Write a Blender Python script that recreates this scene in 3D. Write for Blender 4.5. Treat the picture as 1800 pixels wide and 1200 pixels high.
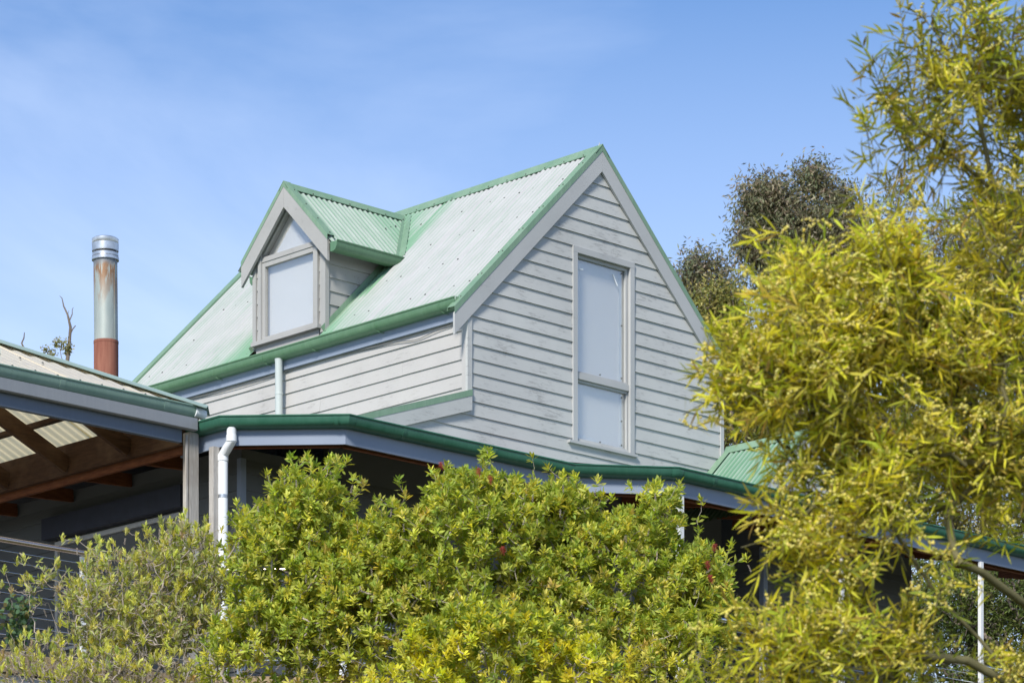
import bpy, bmesh, math, random
import numpy as np
from mathutils import Vector

R = math.radians
rnd = random.Random(7)
rng = np.random.default_rng(11)
for o in list(bpy.data.objects):
    bpy.data.objects.remove(o)
scene = bpy.context.scene
COL = scene.collection

# ------------------------------------------------------------------ camera
FPX, ANG, HOR = 5500.0, R(46.05), 2050.0           # focal length in photo pixels, heading, horizon row
FW = np.array([math.cos(ANG), math.sin(ANG), 0.0])  # camera forward (level, vertical shift lens)
RT = np.array([math.sin(ANG), -math.cos(ANG), 0.0])
UP = np.array([0, 0, 1.0])
CAM = -32.6 * FW + (900 - 822) / FPX * 32.6 * RT + np.array([0, 0, 1.6])

def at(x, y, d):
    """point seen at photo pixel (x, y), d metres in front of the camera"""
    return CAM + d * (FW + RT * (x - 900) / FPX + UP * (HOR - y) / FPX)

cd = bpy.data.cameras.new('camera')
cam = bpy.data.objects.new('camera', cd)
COL.objects.link(cam)
cam.location = CAM
cam.rotation_euler = (R(90), 0, ANG - R(90))
cd.sensor_width = 36.0
cd.sensor_fit = 'HORIZONTAL'
cd.lens = FPX / 1800 * 36
cd.shift_y = (HOR - 600) / 1800
cd.clip_start, cd.clip_end = 0.1, 3000
cd.dof.use_dof = True
cd.dof.focus_distance = 31.5
cd.dof.aperture_fstop = 7.1
scene.camera = cam

# ------------------------------------------------------------------ sky, sun, exposure
SUN_EL = R(41)
sun_dir = -FW * 0.94 - RT * 0.34                    # towards the sun, in plan: behind and left of the camera
SUN_AZ = math.atan2(sun_dir[1], sun_dir[0])
w = bpy.data.worlds.new('World')
scene.world = w
w.use_nodes = True
nt = w.node_tree
bg = nt.nodes['Background']
sky = nt.nodes.new('ShaderNodeTexSky')
sky.sky_type = 'NISHITA'
sky.sun_disc = False
sky.sun_elevation = SUN_EL
sky.sun_rotation = math.pi / 2 - SUN_AZ
sky.altitude = 100
sky.air_density = 1.0
sky.dust_density = 0.1
sky.ozone_density = 8.5
tc = nt.nodes.new('ShaderNodeTexCoord')
mp = nt.nodes.new('ShaderNodeMapping')
mp.inputs['Scale'].default_value = (2.0, 2.0, 5.0)
nz = nt.nodes.new('ShaderNodeTexNoise')
nz.inputs['Scale'].default_value = 1.6
nz.inputs['Detail'].default_value = 7
nz.inputs['Roughness'].default_value = 0.55
nz.inputs['Distortion'].default_value = 0.6
rp = nt.nodes.new('ShaderNodeValToRGB')
rp.color_ramp.elements[0].position = 0.50
rp.color_ramp.elements[0].color = (0, 0, 0, 1)
rp.color_ramp.elements[1].position = 0.80
rp.color_ramp.elements[1].color = (0.26, 0.26, 0.26, 1)
mx = nt.nodes.new('ShaderNodeMix')
mx.data_type = 'RGBA'
mx.inputs['B'].default_value = (8.2, 8.8, 10.0, 1)    # thin high cloud
nt.links.new(tc.outputs['Generated'], mp.inputs['Vector'])
nt.links.new(mp.outputs['Vector'], nz.inputs['Vector'])
nt.links.new(nz.outputs['Fac'], rp.inputs['Fac'])
sx = nt.nodes.new('ShaderNodeSeparateXYZ')          # haze thickens towards the horizon, all round
mr = nt.nodes.new('ShaderNodeMapRange')
mr.inputs['From Min'].default_value = 0.36
mr.inputs['From Max'].default_value = 0.14
mr.inputs['To Min'].default_value = 0.0
mr.inputs['To Max'].default_value = 0.52
ad = nt.nodes.new('ShaderNodeMath')
ad.operation = 'ADD'
nt.links.new(tc.outputs['Generated'], sx.inputs['Vector'])
nt.links.new(sx.outputs['Z'], mr.inputs['Value'])
nt.links.new(mr.outputs['Result'], ad.inputs[0])
nt.links.new(rp.outputs['Color'], ad.inputs[1])
nt.links.new(ad.outputs[0], mx.inputs['Factor'])
nt.links.new(sky.outputs['Color'], mx.inputs['A'])
nt.links.new(mx.outputs['Result'], bg.inputs['Color'])
bg.inputs['Strength'].default_value = 0.105

sl = bpy.data.lights.new('sun', 'SUN')
sl.energy = 3.5
sl.angle = R(12)
sl.color = (1.0, 0.94, 0.84)
so = bpy.data.objects.new('sun', sl)
COL.objects.link(so)
sd = Vector((math.cos(SUN_AZ) * math.cos(SUN_EL), math.sin(SUN_AZ) * math.cos(SUN_EL), math.sin(SUN_EL)))
so.rotation_euler = sd.to_track_quat('Z', 'Y').to_euler()
so.location = (-15, -15, 40)
vs = scene.view_settings
vs.view_transform = 'Standard'
vs.look = 'None'
vs.exposure = 0.68
vs.gamma = 1.0
vs.use_curve_mapping = False

# ------------------------------------------------------------------ materials
def lin(h):
    c = [int(h[i:i + 2], 16) / 255 for i in (0, 2, 4)]
    return tuple(x / 12.92 if x <= 0.04045 else ((x + 0.055) / 1.055) ** 2.4 for x in c) + (1,)

class NT:
    def __init__(s, name, rough=0.6, spec=0.3, metal=0.0):
        s.m = bpy.data.materials.new(name)
        s.m.use_nodes = True
        s.t = s.m.node_tree
        s.b = s.t.nodes['Principled BSDF']
        s.b.inputs['Roughness'].default_value = rough
        s.b.inputs['Specular IOR Level'].default_value = spec
        s.b.inputs['Metallic'].default_value = metal
    def n(s, kind, **kw):
        nd = s.t.nodes.new('ShaderNode' + kind)
        for k, v in kw.items():
            if k in nd.inputs:
                nd.inputs[k].default_value = v
            else:
                setattr(nd, k, v)
        return nd
    def l(s, a, b):
        s.t.links.new(a, b)
    def pos(s, scale=(1, 1, 1)):
        g = s.n('NewGeometry')
        m = s.n('Mapping')
        m.inputs['Scale'].default_value = scale
        s.l(g.outputs['Position'], m.inputs['Vector'])
        return m.outputs['Vector']
    def attr(s, name, scale=(1, 1, 1)):
        a = s.n('Attribute')
        a.attribute_name = name
        m = s.n('Mapping')
        m.inputs['Scale'].default_value = scale
        s.l(a.outputs['Vector'], m.inputs['Vector'])
        return m.outputs['Vector']
    def noise(s, vec, scale, detail=5, rough=0.55, dist=0.0):
        nd = s.n('TexNoise')
        nd.inputs['Scale'].default_value = scale
        nd.inputs['Detail'].default_value = detail
        nd.inputs['Roughness'].default_value = rough
        nd.inputs['Distortion'].default_value = dist
        s.l(vec, nd.inputs['Vector'])
        return nd.outputs['Fac']
    def ramp(s, fac, a, b, lo=0.0, hi=1.0):
        nd = s.n('MapRange')
        nd.inputs['From Min'].default_value = a
        nd.inputs['From Max'].default_value = b
        nd.inputs['To Min'].default_value = lo
        nd.inputs['To Max'].default_value = hi
        s.l(fac, nd.inputs['Value'])
        return nd.outputs['Result']
    def math(s, op, a, b=None):
        nd = s.n('Math')
        nd.operation = op
        for i, v in enumerate((a, b)):
            if v is None:
                continue
            if isinstance(v, (int, float)):
                nd.inputs[i].default_value = v
            else:
                s.l(v, nd.inputs[i])
        nd.use_clamp = False
        return nd.outputs[0]
    def mix(s, fac, a, b):
        nd = s.n('Mix')
        nd.data_type = 'RGBA'
        for k, v in (('Factor', fac), ('A', a), ('B', b)):
            if isinstance(v, (int, float, tuple)):
                nd.inputs[k].default_value = v
            else:
                s.l(v, nd.inputs[k])
        return nd.outputs['Result']
    def base(s, c):
        if isinstance(c, tuple):
            s.b.inputs['Base Color'].default_value = c
        else:
            s.l(c, s.b.inputs['Base Color'])
    def bump(s, h, strength=0.2, dist=0.01):
        nd = s.n('Bump')
        nd.inputs['Strength'].default_value = strength
        nd.inputs['Distance'].default_value = dist
        s.l(h, nd.inputs['Height'])
        s.l(nd.outputs['Normal'], s.b.inputs['Normal'])
    def rnd(s):
        return s.n('ObjectInfo').outputs['Random']

M = {}

def m_paint(name, col, dirt, peel, amount=0.64, rough=0.6, hscale=(1.4, 1.4, 9.0)):
    """weathered house paint: faint dirt, brush grain and flaked patches of bare grey wood"""
    k = NT(name, rough, 0.25)
    p = k.pos()
    n1 = k.noise(p, 1.1, 4)
    n2 = k.noise(k.pos(hscale), 5.0, 6, 0.65)
    n3 = k.noise(k.pos(hscale), 22.0, 4, 0.7)
    n4 = k.noise(p, 2.2, 3)
    c = k.mix(k.ramp(n1, 0.3, 0.75), col, dirt)
    c = k.mix(k.ramp(k.rnd(), 0, 1, 0.0, 0.28), c, dirt)
    mask = k.math('ADD', k.math('MULTIPLY', n2, 0.62), k.math('MULTIPLY', n3, 0.38))
    mask = k.math('ADD', mask, k.math('MULTIPLY', k.math('SUBTRACT', n4, 0.5), 0.35))
    pe = k.ramp(mask, amount - 0.01, amount + 0.06)
    c = k.mix(k.math('MULTIPLY', pe, 0.62), c, peel)
    k.base(c)
    g = k.noise(k.pos((2.0, 2.0, 60.0)), 6.0, 4)
    k.bump(k.math('SUBTRACT', k.math('MULTIPLY', g, 0.5), k.math('MULTIPLY', pe, 0.8)), 0.35, 0.004)
    M[name] = k.m

m_paint('board', (0.480, 0.490, 0.478, 1), (0.40, 0.41, 0.402, 1), (0.24, 0.24, 0.235, 1), 0.572)
m_paint('board_side', (0.46, 0.45, 0.435, 1), (0.39, 0.38, 0.37, 1), (0.29, 0.28, 0.27, 1), 0.595)
m_paint('board_low_shaded', (0.125, 0.135, 0.14, 1), (0.10, 0.11, 0.115, 1), (0.09, 0.09, 0.09, 1), 0.72)  # shade under the veranda and patio is put into this lower-storey colour
m_paint('trim', (0.44, 0.45, 0.45, 1), (0.36, 0.37, 0.37, 1), (0.28, 0.27, 0.26, 1), 0.63)
m_paint('trim_dormer', (0.385, 0.385, 0.375, 1), (0.31, 0.31, 0.30, 1), (0.23, 0.22, 0.21, 1), 0.60, hscale=(4, 4, 4))
m_paint('fascia', (0.255, 0.30, 0.385, 1), (0.20, 0.245, 0.325, 1), (0.42, 0.42, 0.41, 1), 0.70)
m_paint('white_post', (0.74, 0.75, 0.76, 1), (0.62, 0.64, 0.65, 1), (0.45, 0.44, 0.42, 1), 0.75)

def m_metal_paint(name, col, chalk, fac=0.5, rough=0.42, scale=2.0):
    k = NT(name, rough, 0.45)
    n = k.noise(k.pos((1.6, 1.6, 0.8)), scale, 6, 0.68)
    n2 = k.noise(k.pos((14, 14, 1.2)), 2.2, 4, 0.65)
    f = k.ramp(k.math('ADD', k.math('MULTIPLY', n, 0.6), k.math('MULTIPLY', n2, 0.4)), 0.36, 0.68, 0.0, fac)
    k.base(k.mix(f, col, chalk))
    k.l(k.ramp(n, 0.3, 0.7, rough - 0.06, rough + 0.15), k.b.inputs['Roughness'])
    M[name] = k.m

m_metal_paint('cap_green', (0.135, 0.245, 0.150, 1), (0.24, 0.335, 0.25, 1), 0.75)
m_metal_paint('gutter_green', (0.075, 0.170, 0.088, 1), (0.135, 0.235, 0.145, 1), 0.8, 0.38)
m_metal_paint('gutter_dark', (0.020, 0.098, 0.060, 1), (0.045, 0.145, 0.098, 1), 0.8, 0.33)
m_metal_paint('gutter_patio', (0.14, 0.235, 0.19, 1), (0.21, 0.30, 0.255, 1), 0.7, 0.40)
m_metal_paint('cap_patio', (0.24, 0.325, 0.285, 1), (0.31, 0.40, 0.355, 1), 0.7, 0.40)
m_metal_paint('steel_grey', (0.20, 0.215, 0.235, 1), (0.26, 0.275, 0.29, 1), 0.6, 0.42)
m_metal_paint('steel_blue', (0.095, 0.12, 0.165, 1), (0.135, 0.165, 0.215, 1), 0.6, 0.42)
m_metal_paint('pvc_white', (0.74, 0.76, 0.78, 1), (0.62, 0.66, 0.69, 1), 0.7, 0.35)
m_metal_paint('pvc_mint', (0.46, 0.50, 0.49, 1), (0.41, 0.46, 0.455, 1), 0.7, 0.40)

def m_roof(name, white, green, bias=0.0):
    """chalked corrugated steel; attribute st = (along eave, up slope, crest height), wear = how much green is left"""
    k = NT(name, 0.42, 0.4)
    a = k.n('Attribute')
    a.attribute_name = 'wear'
    streak = k.noise(k.attr('st', (13.0, 0.9, 0)), 1.0, 5, 0.65)
    blot = k.noise(k.attr('st', (1.2, 1.0, 0)), 2.3, 5, 0.6)
    sep = k.n('SeparateXYZ')
    st = k.n('Attribute')
    st.attribute_name = 'st'
    k.l(st.outputs['Vector'], sep.inputs['Vector'])
    f = k.math('ADD', a.outputs['Fac'], k.math('MULTIPLY', k.math('SUBTRACT', streak, 0.5), 0.85))
    f = k.math('ADD', f, k.math('MULTIPLY', k.math('SUBTRACT', blot, 0.5), 0.40))
    f = k.math('SUBTRACT', f, k.math('MULTIPLY', sep.outputs['Z'], 0.24))
    f = k.ramp(f, 0.12 + bias, 0.85 + bias)
    c = k.mix(k.ramp(blot, 0.3, 0.7), white, tuple(v * 0.90 for v in white[:3]) + (1,))
    k.base(k.mix(f, c, green))
    k.l(k.ramp(f, 0, 1, 0.62, 0.42), k.b.inputs['Roughness'])
    M[name] = k.m

m_roof('roof', (0.40, 0.405, 0.405, 1), (0.17, 0.31, 0.20, 1))
m_roof('roof_dormer', (0.42, 0.45, 0.42, 1), (0.16, 0.30, 0.19, 1), -0.05)
m_roof('roof_green', (0.36, 0.42, 0.37, 1), (0.10, 0.22, 0.135, 1), -0.15)

def m_poly():
    k = NT('polycarbonate', 0.4, 0.4)
    k.base((0.92, 0.92, 0.87, 1))
    tr = k.n('BsdfTranslucent')
    tr.inputs['Color'].default_value = (1.0, 0.84, 0.50, 1)
    mxs = k.n('MixShader')
    mxs.inputs['Fac'].default_value = 0.62
    k.l(k.b.outputs[0], mxs.inputs[1])
    k.l(tr.outputs[0], mxs.inputs[2])
    k.l(mxs.outputs[0], k.t.nodes['Material Output'].inputs['Surface'])
    M['poly'] = k.m
m_poly()

def m_wood(name, a, b, axis=(1, 1, 1), rough=0.75, stain=None):
    k = NT(name, rough, 0.2)
    g = k.noise(k.pos(axis), 9.0, 7, 0.65, 0.3)
    n = k.noise(k.pos(), 1.7, 4)
    c = k.mix(k.ramp(g, 0.32, 0.68), a, b)
    if stain:
        c = k.mix(k.ramp(n, 0.45, 0.72, 0, 0.8), c, stain)
    k.base(c)
    k.bump(g, 0.35, 0.004)
    M[name] = k.m
m_wood('wood_dark', (0.040, 0.020, 0.011, 1), (0.085, 0.044, 0.023, 1), (0.6, 0.6, 5), 0.8, (0.16, 0.10, 0.06, 1))
m_wood('wood_red', (0.105, 0.034, 0.014, 1), (0.20, 0.075, 0.030, 1), (0.8, 0.8, 5), 0.7)
m_wood('wood_grey', (0.30, 0.285, 0.265, 1), (0.46, 0.445, 0.42, 1), (8, 8, 0.7), 0.85, (0.22, 0.19, 0.16, 1))
m_wood('wood_ochre', (0.24, 0.17, 0.095, 1), (0.34, 0.26, 0.16, 1), (0.8, 0.8, 6), 0.8)
m_wood('bark', (0.11, 0.088, 0.068, 1), (0.20, 0.165, 0.13, 1), (1, 1, 0.4), 0.9)
m_wood('twig', (0.24, 0.20, 0.17, 1), (0.42, 0.37, 0.33, 1), (3, 3, 3), 0.9)
m_wood('bark_green', (0.085, 0.080, 0.035, 1), (0.165, 0.150, 0.075, 1), (1, 1, 0.5), 0.85)
m_wood('bark_pale', (0.22, 0.20, 0.175, 1), (0.38, 0.35, 0.31, 1), (1, 1, 0.4), 0.85)

def m_plain(name, col, rough=0.5, spec=0.4, metal=0.0, var=0.12):
    k = NT(name, rough, spec, metal)
    n = k.noise(k.pos(), 9.0, 4)
    k.base(k.mix(k.ramp(n, 0.3, 0.7), col, tuple(v * (1 - 2 * var) for v in col[:3]) + (1,)))
    M[name] = k.m
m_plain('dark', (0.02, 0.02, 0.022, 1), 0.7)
m_plain('navy', (0.03, 0.034, 0.05, 1), 0.6)
m_plain('screw', (0.10, 0.11, 0.10, 1), 0.5)
m_plain('stainless', (0.78, 0.79, 0.80, 1), 0.22, 0.5, 1.0, 0.05)
m_plain('rail_brown', (0.56, 0.47, 0.42, 1), 0.24, 0.5, 0.9, 0.1)
m_plain('galv', (0.62, 0.64, 0.66, 1), 0.34, 0.5, 0.85, 0.18)
m_plain('blind', (0.86, 0.845, 0.81, 1), 0.8, 0.2, 0, 0.008)
m_plain('blind_white', (0.80, 0.795, 0.78, 1), 0.8, 0.2, 0, 0.008)
m_plain('white_strip', (0.80, 0.83, 0.83, 1), 0.6, 0.3, 0, 0.04)
m_plain('cable_grey', (0.20, 0.20, 0.20, 1), 0.6)
m_plain('flower_red', (0.42, 0.075, 0.055, 1), 0.7, 0.2, 0, 0.2)
m_plain('inside', (0.30, 0.30, 0.30, 1), 0.8)

def m_glass():
    k = NT('glass', 0.02, 0.5)
    tr = k.n('BsdfTransparent')
    tr.inputs['Color'].default_value = (0.97, 0.975, 0.97, 1)
    gl = k.n('BsdfGlossy')
    gl.inputs['Roughness'].default_value = 0.015
    lw = k.n('LayerWeight')
    lw.inputs['Blend'].default_value = 0.5
    fr = k.n('Math')
    fr.operation = 'MULTIPLY_ADD'
    p5 = k.math('POWER', lw.outputs['Facing'], 4.0)
    k.l(p5, fr.inputs[0])
    fr.inputs[1].default_value = 0.70
    fr.inputs[2].default_value = 0.20
    mxs = k.n('MixShader')
    k.l(fr.outputs[0], mxs.inputs['Fac'])
    k.l(tr.outputs[0], mxs.inputs[1])
    k.l(gl.outputs[0], mxs.inputs[2])
    k.l(mxs.outputs[0], k.t.nodes['Material Output'].inputs['Surface'])
    M['glass'] = k.m
m_glass()

def m_flue():
    k = NT('flue_steel', 0.45, 0.5, 0.25)
    g = k.n('NewGeometry')
    sp = k.n('SeparateXYZ')
    k.l(g.outputs['Position'], sp.inputs['Vector'])
    warp = k.noise(k.pos((5, 5, 0.9)), 1.6, 5, 0.6)
    warp2 = k.noise(k.pos((3, 3, 3)), 1.5, 3)
    z = k.math('ADD', sp.outputs['Z'], k.math('MULTIPLY', k.math('SUBTRACT', warp2, 0.5), 0.30))
    grey = k.mix(k.ramp(warp, 0.35, 0.7), (0.30, 0.345, 0.325, 1), (0.40, 0.42, 0.38, 1))
    rust = k.mix(k.ramp(warp, 0.45, 0.51), grey, (0.235, 0.125, 0.060, 1))
    r1 = k.math('MULTIPLY', k.ramp(z, 12.0, 12.5), k.ramp(z, 12.70, 12.58))
    c = k.mix(r1, grey, rust)
    c = k.mix(k.ramp(z, 12.56, 12.62), c, (0.17, 0.175, 0.185, 1))
    k.base(c)
    M['flue_steel'] = k.m
    k = NT('flue_rust', 0.8, 0.2)
    n = k.noise(k.pos((9, 9, 0.8)), 2.0, 5, 0.65)
    c = k.mix(k.ramp(n, 0.35, 0.65), (0.20, 0.072, 0.050, 1), (0.29, 0.125, 0.085, 1))
    k.base(k.mix(k.ramp(n, 0.70, 0.75, 0, 0.8), c, (0.50, 0.40, 0.33, 1)))
    M['flue_rust'] = k.m
m_flue()

def m_leaf(name, trans=0.35, rough=0.42, spec=0.35, tcol=(1.15, 1.1, 0.45)):
    k = NT(name, rough, spec)
    a = k.n('Attribute')
    a.attribute_name = 'col'
    k.base(a.outputs['Color'])
    ml = k.n('VectorMath')
    ml.operation = 'MULTIPLY'
    k.l(a.outputs['Color'], ml.inputs[0])
    ml.inputs[1].default_value = tcol
    tr = k.n('BsdfTranslucent')
    k.l(ml.outputs[0], tr.inputs['Color'])
    mxs = k.n('MixShader')
    mxs.inputs['Fac'].default_value = trans
    k.l(k.b.outputs[0], mxs.inputs[1])
    k.l(tr.outputs[0], mxs.inputs[2])
    k.l(mxs.outputs[0], k.t.nodes['Material Output'].inputs['Surface'])
    M[name] = k.m
m_leaf('leaf', 0.46, 0.5, 0.2)
m_leaf('leaf_wattle', 0.5, 0.5, 0.18)
m_leaf('leaf_far', 0.25, 0.5, 0.3, (1.05, 1.0, 0.6))
m_leaf('blossom', 0.25, 0.9, 0.1, (1, 0.95, 0.6))

def m_ground():
    k = NT('ground', 0.95, 0.1)
    n = k.noise(k.pos(), 0.35, 6)
    n2 = k.noise(k.pos(), 6, 6, 0.7)
    c = k.mix(k.ramp(n, 0.35, 0.65), (0.055, 0.075, 0.022, 1), (0.11, 0.10, 0.045, 1))
    k.base(k.mix(k.ramp(n2, 0.45, 0.75), c, (0.14, 0.115, 0.07, 1)))
    k.bump(n2, 0.6, 0.05)
    M['ground'] = k.m
m_ground()

# ------------------------------------------------------------------ object helpers
WORG = {}

def thing(name, label, cat, base, group=None):
    o = bpy.data.objects.new(name, None)
    o.empty_display_size = 0.3
    COL.objects.link(o)
    o.location = base
    WORG[o.name] = Vector(base)
    o['label'] = label
    o['category'] = cat
    if group:
        o['group'] = group
    return o

def V(*a):
    return Vector(a)

class MB:
    def __init__(s):
        s.v, s.f = [], []
    def add(s, vs, fs):
        b = len(s.v)
        s.v += [tuple(p) for p in vs]
        s.f += [tuple(i + b for i in f) for f in fs]
        return s
    def box(s, x0, x1, y0, y1, z0, z1):
        vs = [(x, y, z) for z in (z0, z1) for y in (y0, y1) for x in (x0, x1)]
        return s.add(vs, [(0, 2, 3, 1), (4, 5, 7, 6), (0, 1, 5, 4), (2, 6, 7, 3), (0, 4, 6, 2), (1, 3, 7, 5)])
    def prism(s, poly, vec):
        n = len(poly)
        vec = Vector(vec)
        vs = [Vector(p) for p in poly] + [Vector(p) + vec for p in poly]
        return s.add(vs, [tuple(range(n))[::-1], tuple(range(n, 2 * n))] + [(i, (i + 1) % n, n + (i + 1) % n, n + i) for i in range(n)])
    def bar(s, p0, p1, wd, ht, up=(0, 0, 1), off=(0, 0)):
        p0, p1, up = Vector(p0), Vector(p1), Vector(up)
        d = (p1 - p0).normalized()
        sd_ = d.cross(up).normalized()
        u = sd_.cross(d)
        q = [sd_ * (a * wd / 2 + off[0]) + u * (b * ht / 2 + off[1]) for a, b in ((-1, -1), (1, -1), (1, 1), (-1, 1))]
        return s.add([p0 + e for e in q] + [p1 + e for e in q], [(3, 2, 1, 0), (4, 5, 6, 7)] + [(i, (i + 1) % 4, 4 + (i + 1) % 4, 4 + i) for i in range(4)])
    def tube(s, path, rad, n=8, cap=True):
        path = [Vector(p) for p in path]
        rad = rad if isinstance(rad, (list, tuple)) else [rad] * len(path)
        rings, prev = [], None
        for i, p in enumerate(path):
            d = (path[min(i + 1, len(path) - 1)] - path[max(i - 1, 0)]).normalized()
            if prev is None:
                a = d.orthogonal().normalized()
            else:
                a = (prev - d * prev.dot(d)).normalized()
            prev = a
            b = d.cross(a)
            rings.append([p + (a * math.cos(t) + b * math.sin(t)) * rad[i] for t in [2 * math.pi * j / n for j in range(n)]])
        vs = [q for r_ in rings for q in r_]
        fs = [(i * n + j, i * n + (j + 1) % n, (i + 1) * n + (j + 1) % n, (i + 1) * n + j) for i in range(len(path) - 1) for j in range(n)]
        if cap:
            fs += [tuple(range(n))[::-1], tuple(range((len(path) - 1) * n, len(path) * n))]
        return s.add(vs, fs)
    def sweep(s, path, z, prof, sign=1):
        """profile (outward, height) swept with mitres along a level polyline; outward = right of travel * sign"""
        pts = [Vector((p[0], p[1], 0)) for p in path]
        nrm = []
        for a, b in zip(pts[:-1], pts[1:]):
            d = (b - a).normalized()
            nrm.append(Vector((d.y, -d.x, 0)) * sign)
        secs = []
        for i, p in enumerate(pts):
            n1, n2 = nrm[max(i - 1, 0)], nrm[min(i, len(nrm) - 1)]
            m_ = (n1 + n2).normalized()
            m_ = m_ / max(0.3, m_.dot(n1))
            secs.append([p + m_ * o_ + Vector((0, 0, z + h)) for o_, h in prof])
        k = len(prof)
        vs = [q for s_ in secs for q in s_]
        fs = [(i * k + j, i * k + (j + 1) % k, (i + 1) * k + (j + 1) % k, (i + 1) * k + j) for i in range(len(pts) - 1) for j in range(k)]
        fs += [tuple(range(k))[::-1], tuple(range((len(pts) - 1) * k, len(pts) * k))]
        return s.add(vs, fs)
    def build(s, name, mat, parent=None, smooth=False, fix=True, **props):
        lo = Vector([min(p[i] for p in s.v) for i in range(3)])
        hi = Vector([max(p[i] for p in s.v) for i in range(3)])
        org = Vector(((lo.x + hi.x) / 2, (lo.y + hi.y) / 2, lo.z))
        me = bpy.data.meshes.new(name)
        me.from_pydata([tuple(Vector(p) - org) for p in s.v], [], s.f)
        if fix:
            bm = bmesh.new()
            bm.from_mesh(me)
            bmesh.ops.recalc_face_normals(bm, faces=bm.faces)
            bm.to_mesh(me)
            bm.free()
        if smooth:
            me.polygons.foreach_set('use_smooth', [True] * len(me.polygons))
            try:
                me.set_sharp_from_angle(angle=R(38))
            except Exception:
                pass
        me.materials.append(M[mat])
        return link(name, me, parent, org, **props)

def link(name, me, parent, org, **props):
    o = bpy.data.objects.new(name, me)
    COL.objects.link(o)
    WORG[o.name] = Vector(org)
    if parent is not None:
        o.parent = parent
        o.location = Vector(org) - WORG[parent.name]
    else:
        o.location = org
    for k, v in props.items():
        o[k] = v
    return o

def board_row(parent, mat, O, a, nv, s0, s1, zb, zt, s0t=None, s1t=None, thick=0.021, name='weatherboard'):
    """one lapped board: s along the wall from O, outward nv, bottom edge zb, top zt (slanted ends allowed)"""
    O, a, nv = Vector(O), Vector(a), Vector(nv)
    s0t = s0 if s0t is None else s0t
    s1t = s1 if s1t is None else s1t
    if s1 - s0 < 0.01 and s1t - s0t < 0.01:
        return
    j = rnd.uniform(-0.0015, 0.0015)
    g0, g1 = rnd.uniform(-0.0025, 0.0025), rnd.uniform(-0.0025, 0.0025)
    vs = []
    for sb, st_, g in ((s0, s0t, g0), (s1, s1t, g1)):
        for s_, n_, z_ in ((sb, 0.0, zb + g), (sb, thick + j, zb + g), (sb, thick - 0.0015 + j, zb + 0.006 + g), (st_, 0.004, zt), (st_, 0.0, zt)):
            vs.append(O + a * s_ + nv * n_ + Vector((0, 0, z_ - O.z)))
    mb = MB().add(vs, [(0, 1, 2, 3, 4), (9, 8, 7, 6, 5), (0, 5, 6, 1), (1, 6, 7, 2), (2, 7, 8, 3), (3, 8, 9, 4), (4, 9, 5, 0)])
    mb.build(name, mat, parent)

def corr(name, parent, mat, org, u, v, n, s0, s1, lo, hi, pitch=0.0762, amp=0.0085, rows=10, wear=None, tilt=0.003, sub=6, smooth=True):
    """corrugated sheet; columns at s along u, each running from lo(s) to hi(s) along v"""
    org, u, v, n = Vector(org), Vector(u), Vector(v), Vector(n)
    ns = max(2, int(round((s1 - s0) / pitch * sub)) + 1)
    vs, st, wr, fs = [], [], [], []
    prevok = False
    for i in range(ns):
        s_ = s0 + (s1 - s0) * i / (ns - 1)
        a, b = lo(s_), hi(s_)
        if b - a < 0.01:
            prevok = False
            continue
        h = math.cos(2 * math.pi * s_ / pitch)
        base = len(vs)
        for j in range(rows + 1):
            t = a + (b - a) * j / rows
            vs.append(org + u * s_ + v * t + n * (h * amp + tilt * (s_ - s0) / (s1 - s0)))
            st.append((s_, t, h))
            wr.append(wear(s_, t) if wear else 0.3)
        if prevok:
            for j in range(rows):
                fs.append((base - rows - 1 + j, base + j, base + j + 1, base - rows + j))
        prevok = True
    if not fs:
        return None
    lo_ = Vector([min(p[i] for p in vs) for i in range(3)])
    hi_ = Vector([max(p[i] for p in vs) for i in range(3)])
    og = Vector(((lo_.x + hi_.x) / 2, (lo_.y + hi_.y) / 2, lo_.z))
    me = bpy.data.meshes.new(name)
    me.from_pydata([tuple(p - og) for p in vs], [], fs)
    me.polygons.foreach_set('use_smooth', [smooth] * len(me.polygons))
    at_ = me.attributes.new('st', 'FLOAT_VECTOR', 'POINT')
    at_.data.foreach_set('vector', [c for p in st for c in p])
    aw = me.attributes.new('wear', 'FLOAT', 'POINT')
    aw.data.foreach_set('value', wr)
    me.materials.append(M[mat])
    return link(name, me, parent, og)

def sstep(a, b, x):
    t = min(1, max(0, (x - a) / (b - a)))
    return t * t * (3 - 2 * t)

# ------------------------------------------------------------------ ground (hillside rising to the house)
def ground_z(x, y):
    s_ = (x - CAM[0]) * FW[0] + (y - CAM[1]) * FW[1]
    return 5.2 * sstep(-4, 30, s_) + 0.08 * math.sin(x * 0.7) * math.cos(y * 0.6)

gs = [-900, -500, -250, -120, -70] + [-50 + 2.5 * i for i in range(45)] + [75, 120, 250, 500, 900]
mb = MB()
N = len(gs)
mb.v = [(x, y, ground_z(x, y)) for y in gs for x in gs]
mb.f = [(j * N + i, j * N + i + 1, (j + 1) * N + i + 1, (j + 1) * N + i) for j in range(N - 1) for i in range(N - 1)]
mb.build('ground', 'ground', smooth=True, fix=False, kind='structure')

# ------------------------------------------------------------------ HOUSE
TM, CC, CS, RX = 0.9911, 10.739, 10.703, 1.957      # roof tangent, cap plane, sheet plane, ridge x
YB = 5.93                                           # far end of the upper roof
GW = 3.925                                          # gable width
PIT = math.atan(TM)
SW = 0.1482                                         # board cover
ZK = 10.321
house = thing('weatherboard_house', 'pale grey weatherboard house with steep green corrugated roof and dormer', 'house', (0.0, 2.0, 5.2))

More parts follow.
